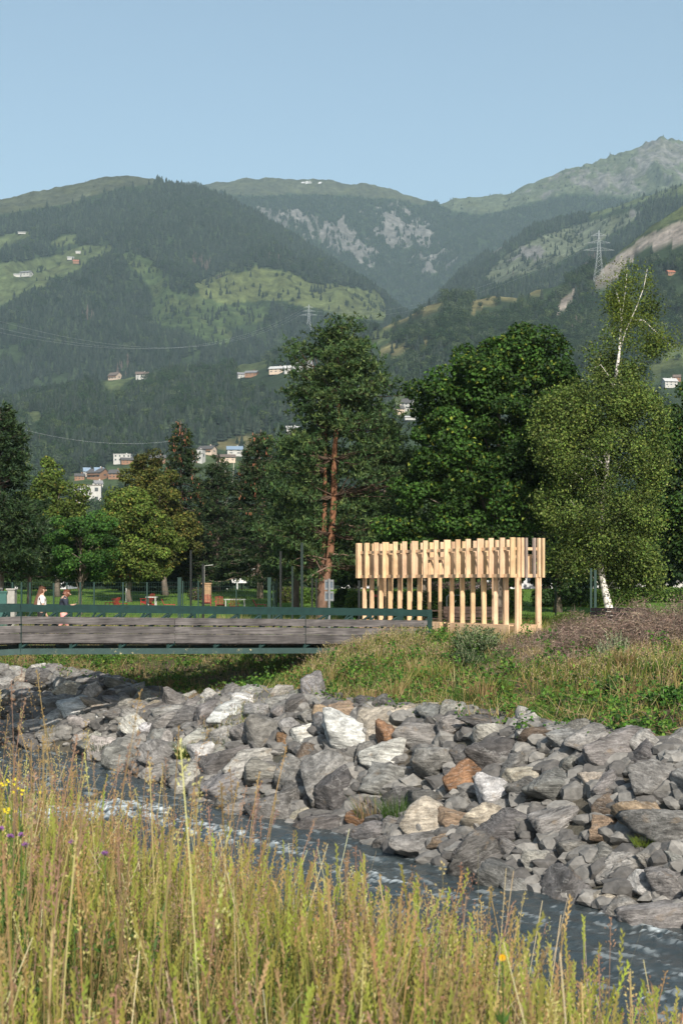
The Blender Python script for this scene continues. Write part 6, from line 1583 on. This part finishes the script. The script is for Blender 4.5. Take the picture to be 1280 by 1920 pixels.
def leafy_shrub(name, label, px, Y, h_, w_, nst, cols_, lsz, flat_=0.22, spike=False):
    x = wx(px, Y); g = gz(x, Y); root = empty(name, (x, Y, g), label, "shrub"); mt, ml = MB(), MB()
    for k in range(nst):
        a = rng.uniform(0, 6.28); q = w_ * 0.5 * math.sqrt(rng.random()); b = np.array([x + 0.35 * q * math.cos(a), Y + 0.35 * q * math.sin(a), g - 0.05]); hh = h_ * rng.uniform(0.55, 1.05) * (1 - 0.35 * (q / (w_ * 0.5)) ** 2)
        e = np.array([x + q * 1.15 * math.cos(a), Y + q * 1.15 * math.sin(a), g + hh]); P = path(b, e, 6, 0.02); mt.tube(P, np.linspace(0.010, 0.004, 6), 4, (0.4, 0.42, 0.25), cap=False)
        m_ = 34; t = rng.uniform(0.2, 1.02, m_); ii = np.clip((t * 5).astype(int), 0, 4); fr = (t * 5 - ii)[:, None]; p = P[ii] * (1 - fr) + P[ii + 1] * fr
        D = rng.normal(size=(m_, 3)) * (1, 1, 0.4) + (0, 0, 0.45 if not spike else 1.1)
        dir_leaf(ml, p, D, lsz * rng.uniform(0.7, 1.3, m_) * (1.2 - 0.5 * t), lsz * flat_, mixcols(cols_, [1] * len(cols_), m_, 0.2), nrm=rng.normal(size=(m_, 3)))
    mt.build("stems", M_PINEBARK, root); ml.build("foliage", M_LEAF, root)
leafy_shrub("butterfly_bush", "leafy green shrub with grey green tips growing in front of the pavilion", 893, 42.3, 1.0, 1.5, 120, [(0.06, 0.11, 0.035), (0.10, 0.15, 0.06), (0.17, 0.21, 0.12), (0.03, 0.06, 0.02)], 0.14)
leafy_shrub("butterfly_bush", "lower dark shrub at the left foot of the leafy green one", 868, 41.0, 0.75, 1.2, 70, [(0.035, 0.07, 0.025), (0.07, 0.10, 0.05)], 0.13)
leafy_shrub("mugwort", "silvery grey upright weed standing in front of the dead branches", 1152, 37.8, 1.0, 0.9, 70, [(0.20, 0.24, 0.16), (0.28, 0.31, 0.22), (0.12, 0.16, 0.08)], 0.09, 0.25, True)
leafy_shrub("bramble", "bright green bramble at the right edge right above the boulders", 1262, 31.5, 0.5, 1.1, 60, [(0.07, 0.16, 0.025), (0.04, 0.10, 0.02)], 0.11, 0.6)
leafy_shrub("bramble", "green plant between the mugwort and the boulder row", 1160, 34.0, 0.5, 0.9, 50, [(0.06, 0.14, 0.025), (0.04, 0.09, 0.02)], 0.10, 0.5)
def brush_pile():
    root = empty("brush_pile", (7.6, 40.5, 0), "heap of dead purplish brown branches lying right of the pavilion under the birch", "brush pile"); mb = MB(); ml = MB(); n = 16000
    # heap height over the ground
    X = rng.uniform(3.9, 13.5, n * 2); Y = rng.uniform(36.4, 46.0, n * 2); px = 640 + F * X / Y
    hh = np.interp(px, [860, 980, 1060, 1130, 1200, 1290, 1500], [0.0, 0.18, 0.55, 0.62, 0.8, 0.9, 0.85]) * np.clip(sstep(36.6, 39.4, Y) * sstep(46.2, 43.5, Y), 0, 1) * (1 + 1.3 * fbm(X * 1.1, Y * 1.1, 4))
    k = hh > 0.08; X, Y, hh = X[k][:n], Y[k][:n], hh[k][:n]; n = len(X)
    Z = ground_z(X, Y) + hh * rng.uniform(0.25, 1.0, n) ** 0.6
    D = rng.normal(size=(n, 3)) * (1, 0.8, 0.45); L = rng.uniform(0.2, 0.8, n); up_ = rng.random(n) < 0.10; D[up_] = D[up_] * (0.5, 0.5, 0) + (0, 0, 1.0); L[up_] *= 0.9
    c = mixcols([(0.27, 0.19, 0.16), (0.19, 0.135, 0.115), (0.41, 0.31, 0.25), (0.11, 0.085, 0.075)], [4, 3, 2, 2], n, 0.2)
    P = np.stack([X, Y, Z], 1)
    for q in range(2): dir_leaf(mb, P - unit(D) * L[:, None] / 2, D + 0.02 * rng.normal(size=(n, 3)), L * 0.8, rng.uniform(0.006, 0.014, n), c)
    mb.build("twigs", M_TWIG, root)
    m_ = 55000; i = rng.integers(0, n, m_); Q = P[i] + rng.normal(size=(m_, 3)) * (0.16, 0.16, 0.08)
    leaf_geo(ml, Q, rng.uniform(0.03, 0.08, m_), rng.normal(size=(m_, 3)) + (0, -0.2, 0.4), mixcols([(0.26, 0.18, 0.155), (0.185, 0.13, 0.11), (0.39, 0.29, 0.24), (0.12, 0.085, 0.08)], [4, 3, 2, 2], m_, 0.2), 0.4)
    ml.build("dead_leaves", M_TWIG, root)
brush_pile()
# ------------------------------------------------------------------ houses, pylons, cables on the slopes
WCOL = {}
def hm(name, c, rough=0.8):
    if name not in WCOL: WCOL[name] = pm(name, c, rough, 0.15, 0.8, bmp=0.1)
    return WCOL[name]
def house(px, py, w_px, h_px, label, wall='white', roof='grey', flat=False, yaw=0.25, Y=None, depth=0.8, balcony=False, name="house", z=None, nwin=3, floors=2):
    """px, py: middle of the base line in the picture"""
    if Y is None: x, Y, g = hit_hill(px, py, 300)
    else: x = wx(px, Y); g = z if z is not None else wz(py, Y)
    w_ = w_px / F * Y; h = h_px / F * Y * (1.0 if flat else 0.62); d = w_ * depth; rh = 0.0 if flat else h_px / F * Y * 0.42
    CLEAR.append((x, Y, w_px / F * Y))
    root = empty(name, (x, Y, g), label, "house", rz=yaw)
    wallm = hm("wall_" + wall, {'white': (0.39, 0.385, 0.37), 'cream': (0.48, 0.38, 0.30), 'wood': (0.22, 0.12, 0.07), 'grey': (0.45, 0.44, 0.42)}[wall])
    roofm = hm("roof_" + roof, {'grey': (0.17, 0.17, 0.18), 'dark': (0.07, 0.065, 0.065), 'brown': (0.12, 0.09, 0.075), 'red': (0.34, 0.13, 0.08), 'blue': (0.16, 0.22, 0.30), 'pale': (0.42, 0.42, 0.42)}[roof])
    gl = hm("window_glass", (0.04, 0.05, 0.06), 0.2); wd = hm("chalet_wood", (0.17, 0.09, 0.05))
    def loc(mb, nm, m, par=root):
        o = mb.build(nm, m); o.parent = par; return o
    b = MB(); b.box((0, 0, h / 2 - h * 0.25), (w_, d, h * 1.5))
    if not flat:
        # gables facing left and right of the ridge which runs along x
        b.add([(-w_/2+0.01, -d/2+0.01, h), (-w_/2+0.01, d/2-0.01, h), (-w_/2+0.01, 0, h + rh * 0.93), (w_/2-0.01, -d/2+0.01, h), (w_/2-0.01, d/2-0.01, h), (w_/2-0.01, 0, h + rh * 0.93)], [np.array([[0, 1, 2], [5, 4, 3]])])
    loc(b, "wall", wallm)
    r_ = MB(); ov = 0.12 * w_
    if flat: r_.box((0, 0, h + 0.12 * 1), (w_ + 0.5, d + 0.5, 0.35)); 
    else:
        for sg in (1, -1):
            a_ = np.array([0, sg * (d / 2 + ov * 0.6), h - rh * (ov * 0.6) / (d / 2)]); c_ = np.array([0, 0, h + rh + 0.1]); n_ = unit(np.cross(c_ - a_, [1.0, 0, 0])); n_ = n_ if n_[2] > 0 else -n_
            L = np.linalg.norm(c_ - a_); r_.box((a_ + c_) / 2 + n_ * 0.12, (w_ + ov, L + 0.02, 0.22), np.stack([[1, 0, 0], (c_ - a_) / L, n_], 1))
    rf = loc(r_, "roof", roofm)
    if w_px > 14:
        ch = MB(); ch.box((w_ * 0.2, d * 0.12, h + rh * 0.9 + 0.6), (0.8, 0.8, 1.6)); loc(ch, "chimney", wallm, rf)
    if h_px > 6:
        fl = floors
        for f_ in range(fl):
            for k in range(nwin):
                m_ = MB(); xx = -w_ / 2 + w_ * (k + 0.5) / nwin; zz = h * (f_ + 0.55) / fl; m_.box((xx, -d / 2 - 0.03, zz), (w_ / nwin * 0.38, 0.1, h / fl * 0.42)); loc(m_, "window", gl)
        m_ = MB(); m_.box((w_ / 2 + 0.03, 0, h * 0.55), (0.1, d * 0.25, h * 0.25)); loc(m_, "window", gl)
    if balcony:
        m_ = MB(); m_.box((0, -d / 2 - 0.7, h * 0.52), (w_ * 0.9, 1.2, 0.2)); m_.box((0, -d / 2 - 1.25, h * 0.62), (w_ * 0.9, 0.08, h * 0.18)); loc(m_, "balcony", wd)
        m_ = MB(); m_.box((0, -d / 2 - 0.035, h * 0.86), (w_ * 0.99, 0.06, h * 0.3)); loc(m_, "timber_gable", wd)
    return root
house(165, 945, 50, 34, "large white flat roofed building between the two rounded trees at left", 'white', 'brown', True, 0.12, depth=0.6, nwin=3)
house(186, 897, 17, 19, "white block house with bluish roof, right one of a pair", 'white', 'blue', yaw=0.3)
house(163, 893, 13, 15, "white house with bluish roof, left one of a pair", 'white', 'blue', yaw=0.3)
house(150, 899, 18, 10, "low dark roofed chalet under the pair of bluish roofs", 'wood', 'dark', yaw=0.1)
house(184, 897, 32, 17, "wide dark chalet with a broad roof left of the olive brown tree", 'wood', 'dark', yaw=-0.5, balcony=True)
house(217, 897, 22, 15, "dark chalet touching the olive brown tree", 'wood', 'dark', yaw=-0.2)
house(231, 867, 32, 14, "white flat roofed house above the dark chalets", 'white', 'pale', True, 0.0, nwin=4)
house(238, 869, 22, 10, "dark low chalet in front of the white flat roofed house", 'wood', 'dark', yaw=0.3)
house(296, 867, 28, 13, "wide brown roofed chalet left of the cone bearing spruce", 'wood', 'dark', yaw=0.15)
house(372, 866, 22, 22, "white cube house with dark roof right of the cone bearing spruce", 'white', 'dark', True, -0.3)
house(389, 851, 28, 14, "cream chalet with dark roof above the white cube house", 'cream', 'dark', yaw=-0.35, balcony=True)
house(440, 853, 28, 15, "white house with grey blue roof below the hay field", 'white', 'blue', yaw=0.1, nwin=2)
house(425, 865, 30, 12, "brown roofed house below the grey blue roof", 'cream', 'brown', yaw=0.2)
house(184, 915, 16, 13, "grey roofed house just above the large white building", 'grey', 'grey', yaw=0.4)
house(216, 712, 20, 13, "cream and brown chalet alone on a small green clearing", 'cream', 'brown', yaw=-0.5, balcony=True)
house(267, 710, 22, 12, "white farmhouse with two chimneys right of the chalet on the clearing", 'white', 'brown', yaw=0.05)
for px, py, w_, h, wl, rf, yw, lb in ((452, 708, 14, 9, 'white', 'grey', 0.3, "leftmost small house of the hamlet under the green field"), (472, 706, 22, 10, 'wood', 'grey', -0.2, "brown chalet second from left in the hamlet"), (520, 700, 26, 12, 'cream', 'pale', -0.25, "wide cream chalet in the middle of the hamlet"), (541, 699, 18, 12, 'white', 'pale', 0.2, "white house right of the wide cream chalet"), (562, 694, 16, 14, 'white', 'grey', -0.3, "white house beside the pine, topmost of the hamlet"), (579, 692, 14, 16, 'white', 'grey', 0.2, "white house half hidden by the pine's top branches")):
    house(px, py, w_, h, lb, wl, rf, yaw=yw)
house(765, 768, 22, 19, "white tall house with dark roof right of the two trunk pine", 'white', 'dark', yaw=-0.45)
house(748, 775, 16, 14, "cream lower house left of the tall white one", 'cream', 'dark', yaw=0.4)
house(769, 787, 22, 6, "long low white shed below the tall white house", 'white', 'pale', yaw=0.05)
house(622, 800, 30, 9, "pale roofed building seen through the pine's branches", 'grey', 'pale', yaw=0.1)
house(660, 812, 22, 9, "small white house seen through the pine right of its trunks", 'white', 'grey', yaw=-0.2)
house(548, 812, 24, 12, "grey roofed house left of the pine's trunks", 'grey', 'pale', yaw=0.2)
house(1254, 725, 24, 14, "grey roofed white house right of the birch", 'white', 'pale', yaw=0.15)
house(1268, 714, 14, 10, "brown chalet above the grey roofed white house", 'wood', 'brown', yaw=-0.2)
house(1256, 516, 14, 8, "reddish hut high on the right slope", 'wood', 'red', yaw=0.2)
house(50, 518, 20, 9, "white alpine farm on the left meadow", 'white', 'grey', yaw=-0.3)
house(33, 519, 12, 5, "small shed left of the white alpine farm", 'grey', 'pale', yaw=0.1)
house(133, 487, 12, 5, "tiny white hut on the upper left meadow", 'white', 'pale', yaw=0.1)
house(143, 494, 11, 6, "tiny red roofed hut right of the tiny white one", 'wood', 'red', yaw=0.1)
house(147, 475, 9, 4, "tiny grey hut at the forest edge above the red roofed one", 'grey', 'pale', yaw=0.1)
house(42, 439, 14, 4, "long white hut highest on the left mountain", 'white', 'pale', yaw=0.1)
# buildings glimpsed behind the park trees
def block(px0, px1, py0, py1, Y, label, m, name="building", win=4):
    x0, x1 = wx(px0, Y), wx(px1, Y); zb, zt = wz(py1, Y) - 1.0, wz(py0, Y); root = empty(name, ((x0 + x1) / 2, Y, zb), label, "building")
    MB().box(((x0 + x1) / 2, Y + 3, (zb + zt) / 2), (x1 - x0, 6, zt - zb)).build("wall", m, root)
    MB().box(((x0 + x1) / 2, Y + 3, zt + 0.1), (x1 - x0 + 0.4, 6.4, 0.22)).build("roof", hm("roof_pale", (0.42, 0.42, 0.42)), root)
    for k in range(win):
        xx = x0 + (x1 - x0) * (k + 0.5) / win; MB().box((xx, Y - 0.03, zt - (zt - zb) * 0.38), ((x1 - x0) / win * 0.42, 0.08, (zt - zb) * 0.25)).build("window", hm("window_glass", (0.04, 0.05, 0.06), 0.2), root)
M_WHB = hm("white_render", (0.60, 0.60, 0.60))
block(28, 128, 1048, 1098, 122, "white building glimpsed between trunks behind the left trees", M_WHB)
block(885, 1005, 1050, 1112, 124, "white building glimpsed behind the right half of the pavilion", M_WHB, win=5)
block(1010, 1140, 1070, 1112, 126, "white building glimpsed behind the hedge left of the birch trunk", M_WHB, win=5)
block(1150, 1300, 1062, 1108, 126, "pale building glimpsed behind the birch at the right edge", hm("wall_grey", (0.45, 0.44, 0.42)), win=6)
block(640, 700, 1068, 1100, 126, "pale building glimpsed right of the pine trunks", M_WHB, win=3)
def tent():
    Y = 108; root = empty("marquee_tent", (wx(455, Y), Y, gz(wx(455, Y), Y)), "white marquee tent with sloping roof between dark trees", "tent"); g = gz(wx(455, Y), Y)
    x0, x1, x2 = wx(426, Y), wx(470, Y), wx(512, Y); ze, zr = wz(1087, Y), wz(1062, Y); mb = MB(); yb = Y + 5
    mb.add([(x0, Y, ze), (x1, Y, zr), (x2, Y, ze), (x0, yb, ze), (x1, yb, zr), (x2, yb, ze), (x0 + .02, Y - .06, ze - .25), (x2 - .02, Y - .06, ze - .25)], [np.array([[0, 3, 4, 1], [1, 4, 5, 2], [0, 2, 7, 6]]), np.array([[0, 1, 2], [3, 5, 4]])])
    mb.build("roof", M_WHB, root)
    for xx in (x0, x0 + 0.75, x2):
        for yy in (Y, yb): MB().box((xx, yy, (ze + g) / 2), (0.12, 0.12, ze - g)).build("pole", M_WHB, root)
tent()
def town_tree(px, Y, top_py, s, proto, label):
    """trees between park and village, copies with their own height"""
    c = copy_tree(proto); x = wx(px, Y); g = float(hill_z(x, Y)); z = wz(top_py, Y); f_ = max((z - g), 2) / 5.0
    c.location = (x, Y, g - 0.3); c.scale = (f_ * s, f_ * s, f_); c.rotation_euler.z = rng.uniform(0, 6.28); c["label"] = label
# ------------------------------------------------------------------ pylons
M_STEEL = pm("galvanised_steel", (0.55, 0.58, 0.60), 0.5, 0.1, 0.5, bmp=0, metal=0.3)
def pylon(px, top_py, base_py, Y, label, r_=0.16):
    hx, hy, hz0 = hit_hill(px, base_py); print("pylon stands at", hy); Y = float(hy)
    x = wx(px, Y); zt = wz(top_py, Y); zb = float(hz0) - 1; H = zt - zb; root = empty("power_pylon", (x, Y, zb), label, "pylon")
    def wd_(f): return np.interp(f, [0, 0.45, 0.7, 1.0], [0.105, 0.042, 0.026, 0.006]) * H
    mb = MB(); fs = np.concatenate([np.linspace(0, 0.45, 6), np.linspace(0.52, 1.0, 9)])
    def cor(f): w_ = wd_(f); return [np.array([x + sx * w_, Y + sy * w_, zb + f * H]) for sx, sy in ((-1, -1), (1, -1), (1, 1), (-1, 1))]
    for f0, f1 in zip(fs[:-1], fs[1:]):
        a, b = cor(f0), cor(f1)
        for k in range(4):
            mb.tube([a[k], b[k]], r_, 4, cap=False); mb.tube([a[k], b[(k + 1) % 4]], r_ * 0.6, 4, cap=False); mb.tube([a[(k + 1) % 4], b[k]], r_ * 0.6, 4, cap=False)
    mb.build("lattice_mast", M_STEEL, root); tips = []
    for f, sp in ((0.62, 0.30), (0.76, 0.22), (0.90, 0.15)):
        for sg in (1, -1):
            mb = MB(); tip = np.array([x + sg * sp * H, Y, zb + f * H]); tips.append(tip)
            for sy in (-1, 1):
                w_ = wd_(f); mb.tube([(x + sg * w_, Y + sy * w_, zb + f * H), tip], r_ * 0.7, 4, cap=False); mb.tube([(x + sg * w_, Y + sy * w_, zb + (f + 0.05) * H), tip], r_ * 0.7, 4, cap=False)
            for q in (0.3, 0.6): p_ = np.array([x + sg * (wd_(f) + (sp * H - wd_(f)) * q), Y, zb + f * H]); mb.tube([p_, p_ + [0, 0, 0.05 * H * (1 - q)]], r_ * 0.5, 4, cap=False)
            mb.build("cross_arm", M_STEEL, root)
    return tips
t1 = pylon(579, 571, 622, 2100, "lattice pylon in front of the dark slope above the two trunk pine", 0.14)
t2 = pylon(1122, 432, 528, 1250, "large lattice pylon on the right hand ridge", 0.085)
def cable(a, b, sag, r_, label):
    t = np.linspace(0, 1, 26)[:, None]; P = np.array(a) * (1 - t) + np.array(b) * t; P[:, 2] -= sag * 4 * (t * (1 - t))[:, 0]
    o = MB().tube(P, r_, 4).build("power_cable", M_STEEL, origin=tuple(P[0])); tag(o, label, "cable")
for k, (py, lb) in enumerate(((597, "uppermost of the cables hanging left of the far pylon"), (612, "middle one of the cables hanging left of the far pylon"), (622, "lowest of the cables hanging left of the far pylon"))):
    cable(t1[1 + 2 * (k % 3)], at(-60, py - 12, 1150 + 20 * k), 40, 0.045, lb)
cable(t1[0], t2[1], 25, 0.045, "upper cable running from the far pylon to the large one"); cable(t1[2], t2[3], 25, 0.045, "lower cable running from the far pylon to the large one")
cable(at(-30, 782, 700), at(330, 826, 760), 6, 0.035, "thin cable in front of the woods above the village")

# ------------------------------------------------------------------ single trees on the meadows
def meadow_trees():
    recs = []
    names = {True: "meadow_spruce", False: "meadow_tree"}
    spots = [(22,470,'c'),(110,500,'b'),(118,478,'c'),(106,522,'b'),(78,508,'b'),(63,455,'c'),(130,470,'c'),(160,478,'c'),(150,497,'c'),(170,474,'c'),
             (425,530,'c'),(470,520,'c'),(487,548,'c'),(447,575,'c'),(522,560,'c'),(590,548,'c'),(596,547,'c'),(602,548,'c'),(608,547,'c'),(584,548,'c'),(540,553,'c'),(560,560,'c'),(395,560,'c'),(410,590,'c'),(385,600,'c'),(352,590,'c'),(322,585,'c'),(303,570,'c'),(262,500,'c'),(650,575,'b'),(690,560,'b'),
             (930,574,'b'),(780,592,'b'),(905,558,'b'),(960,548,'b'),(740,615,'b'),(1040,480,'c'),(1010,500,'c'),(980,490,'c'),(1065,455,'c')]
    for k, (px, py, t) in enumerate(spots):
        x, Y, g = hit_hill(px, py); p = protos[(8 + k % 2) if t == 'b' else k % 3]; o = bpy.data.objects.new(names[t == 'c'], p.data); col.objects.link(o)
        h = rng.uniform(11, 17) * (0.8 if t == 'b' else 1.0) * (Y / 2800) ** 0.3; o.location = (x, Y, g - 0.3); o.scale = (h * 1.1, h * 1.1, h); o.rotation_euler.z = rng.uniform(0, 6)
        side = "left meadow" if px < 200 else ("bright mid mountain meadow" if px < 720 else "grassy slopes right of the middle")
        kind = "spruce" if t == 'c' else "round tree"
        recs.append((side, kind, px, o))
    ords = "leftmost second third fourth fifth sixth seventh eighth ninth tenth eleventh twelfth thirteenth fourteenth fifteenth sixteenth seventeenth eighteenth nineteenth twentieth twentyfirst".split()
    for key in sorted({(a, b) for a, b, c, d in recs}):
        L = sorted([(c, i, d) for i, (a, b, c, d) in enumerate(recs) if (a, b) == key], key=lambda t: (t[0], t[1]))
        for i, (_, _, o) in enumerate(L):
            tag(o, f"{ords[i]}{' from left' if i else ''} of the lone {key[1]}s on the {key[0]}", "tree", f"lone {key[1]}s on the {key[0]}")
meadow_trees()
forest()
# ------------------------------------------------------------------ haze
def haze():
    mb = MB(); mb.box((0, 4500, 1297), (9600, 10200, 2606))
    m = bpy.data.materials.new("haze"); m.use_nodes = True; t = m.node_tree
    t.nodes.remove(t.nodes["Principled BSDF"])
    v = t.nodes.new("ShaderNodeVolumePrincipled"); v.inputs["Color"].default_value = (0.62, 0.86, 1.0, 1); v.inputs["Density"].default_value = HAZE
    v.inputs["Anisotropy"].default_value = 0.0
    t.links.new(v.outputs[0], t.nodes["Material Output"].inputs["Volume"])
    o = mb.build("haze", m); tag(o, "thin blue air haze over the valley", "haze", kind="stuff")
HAZE = 0.000082
haze()
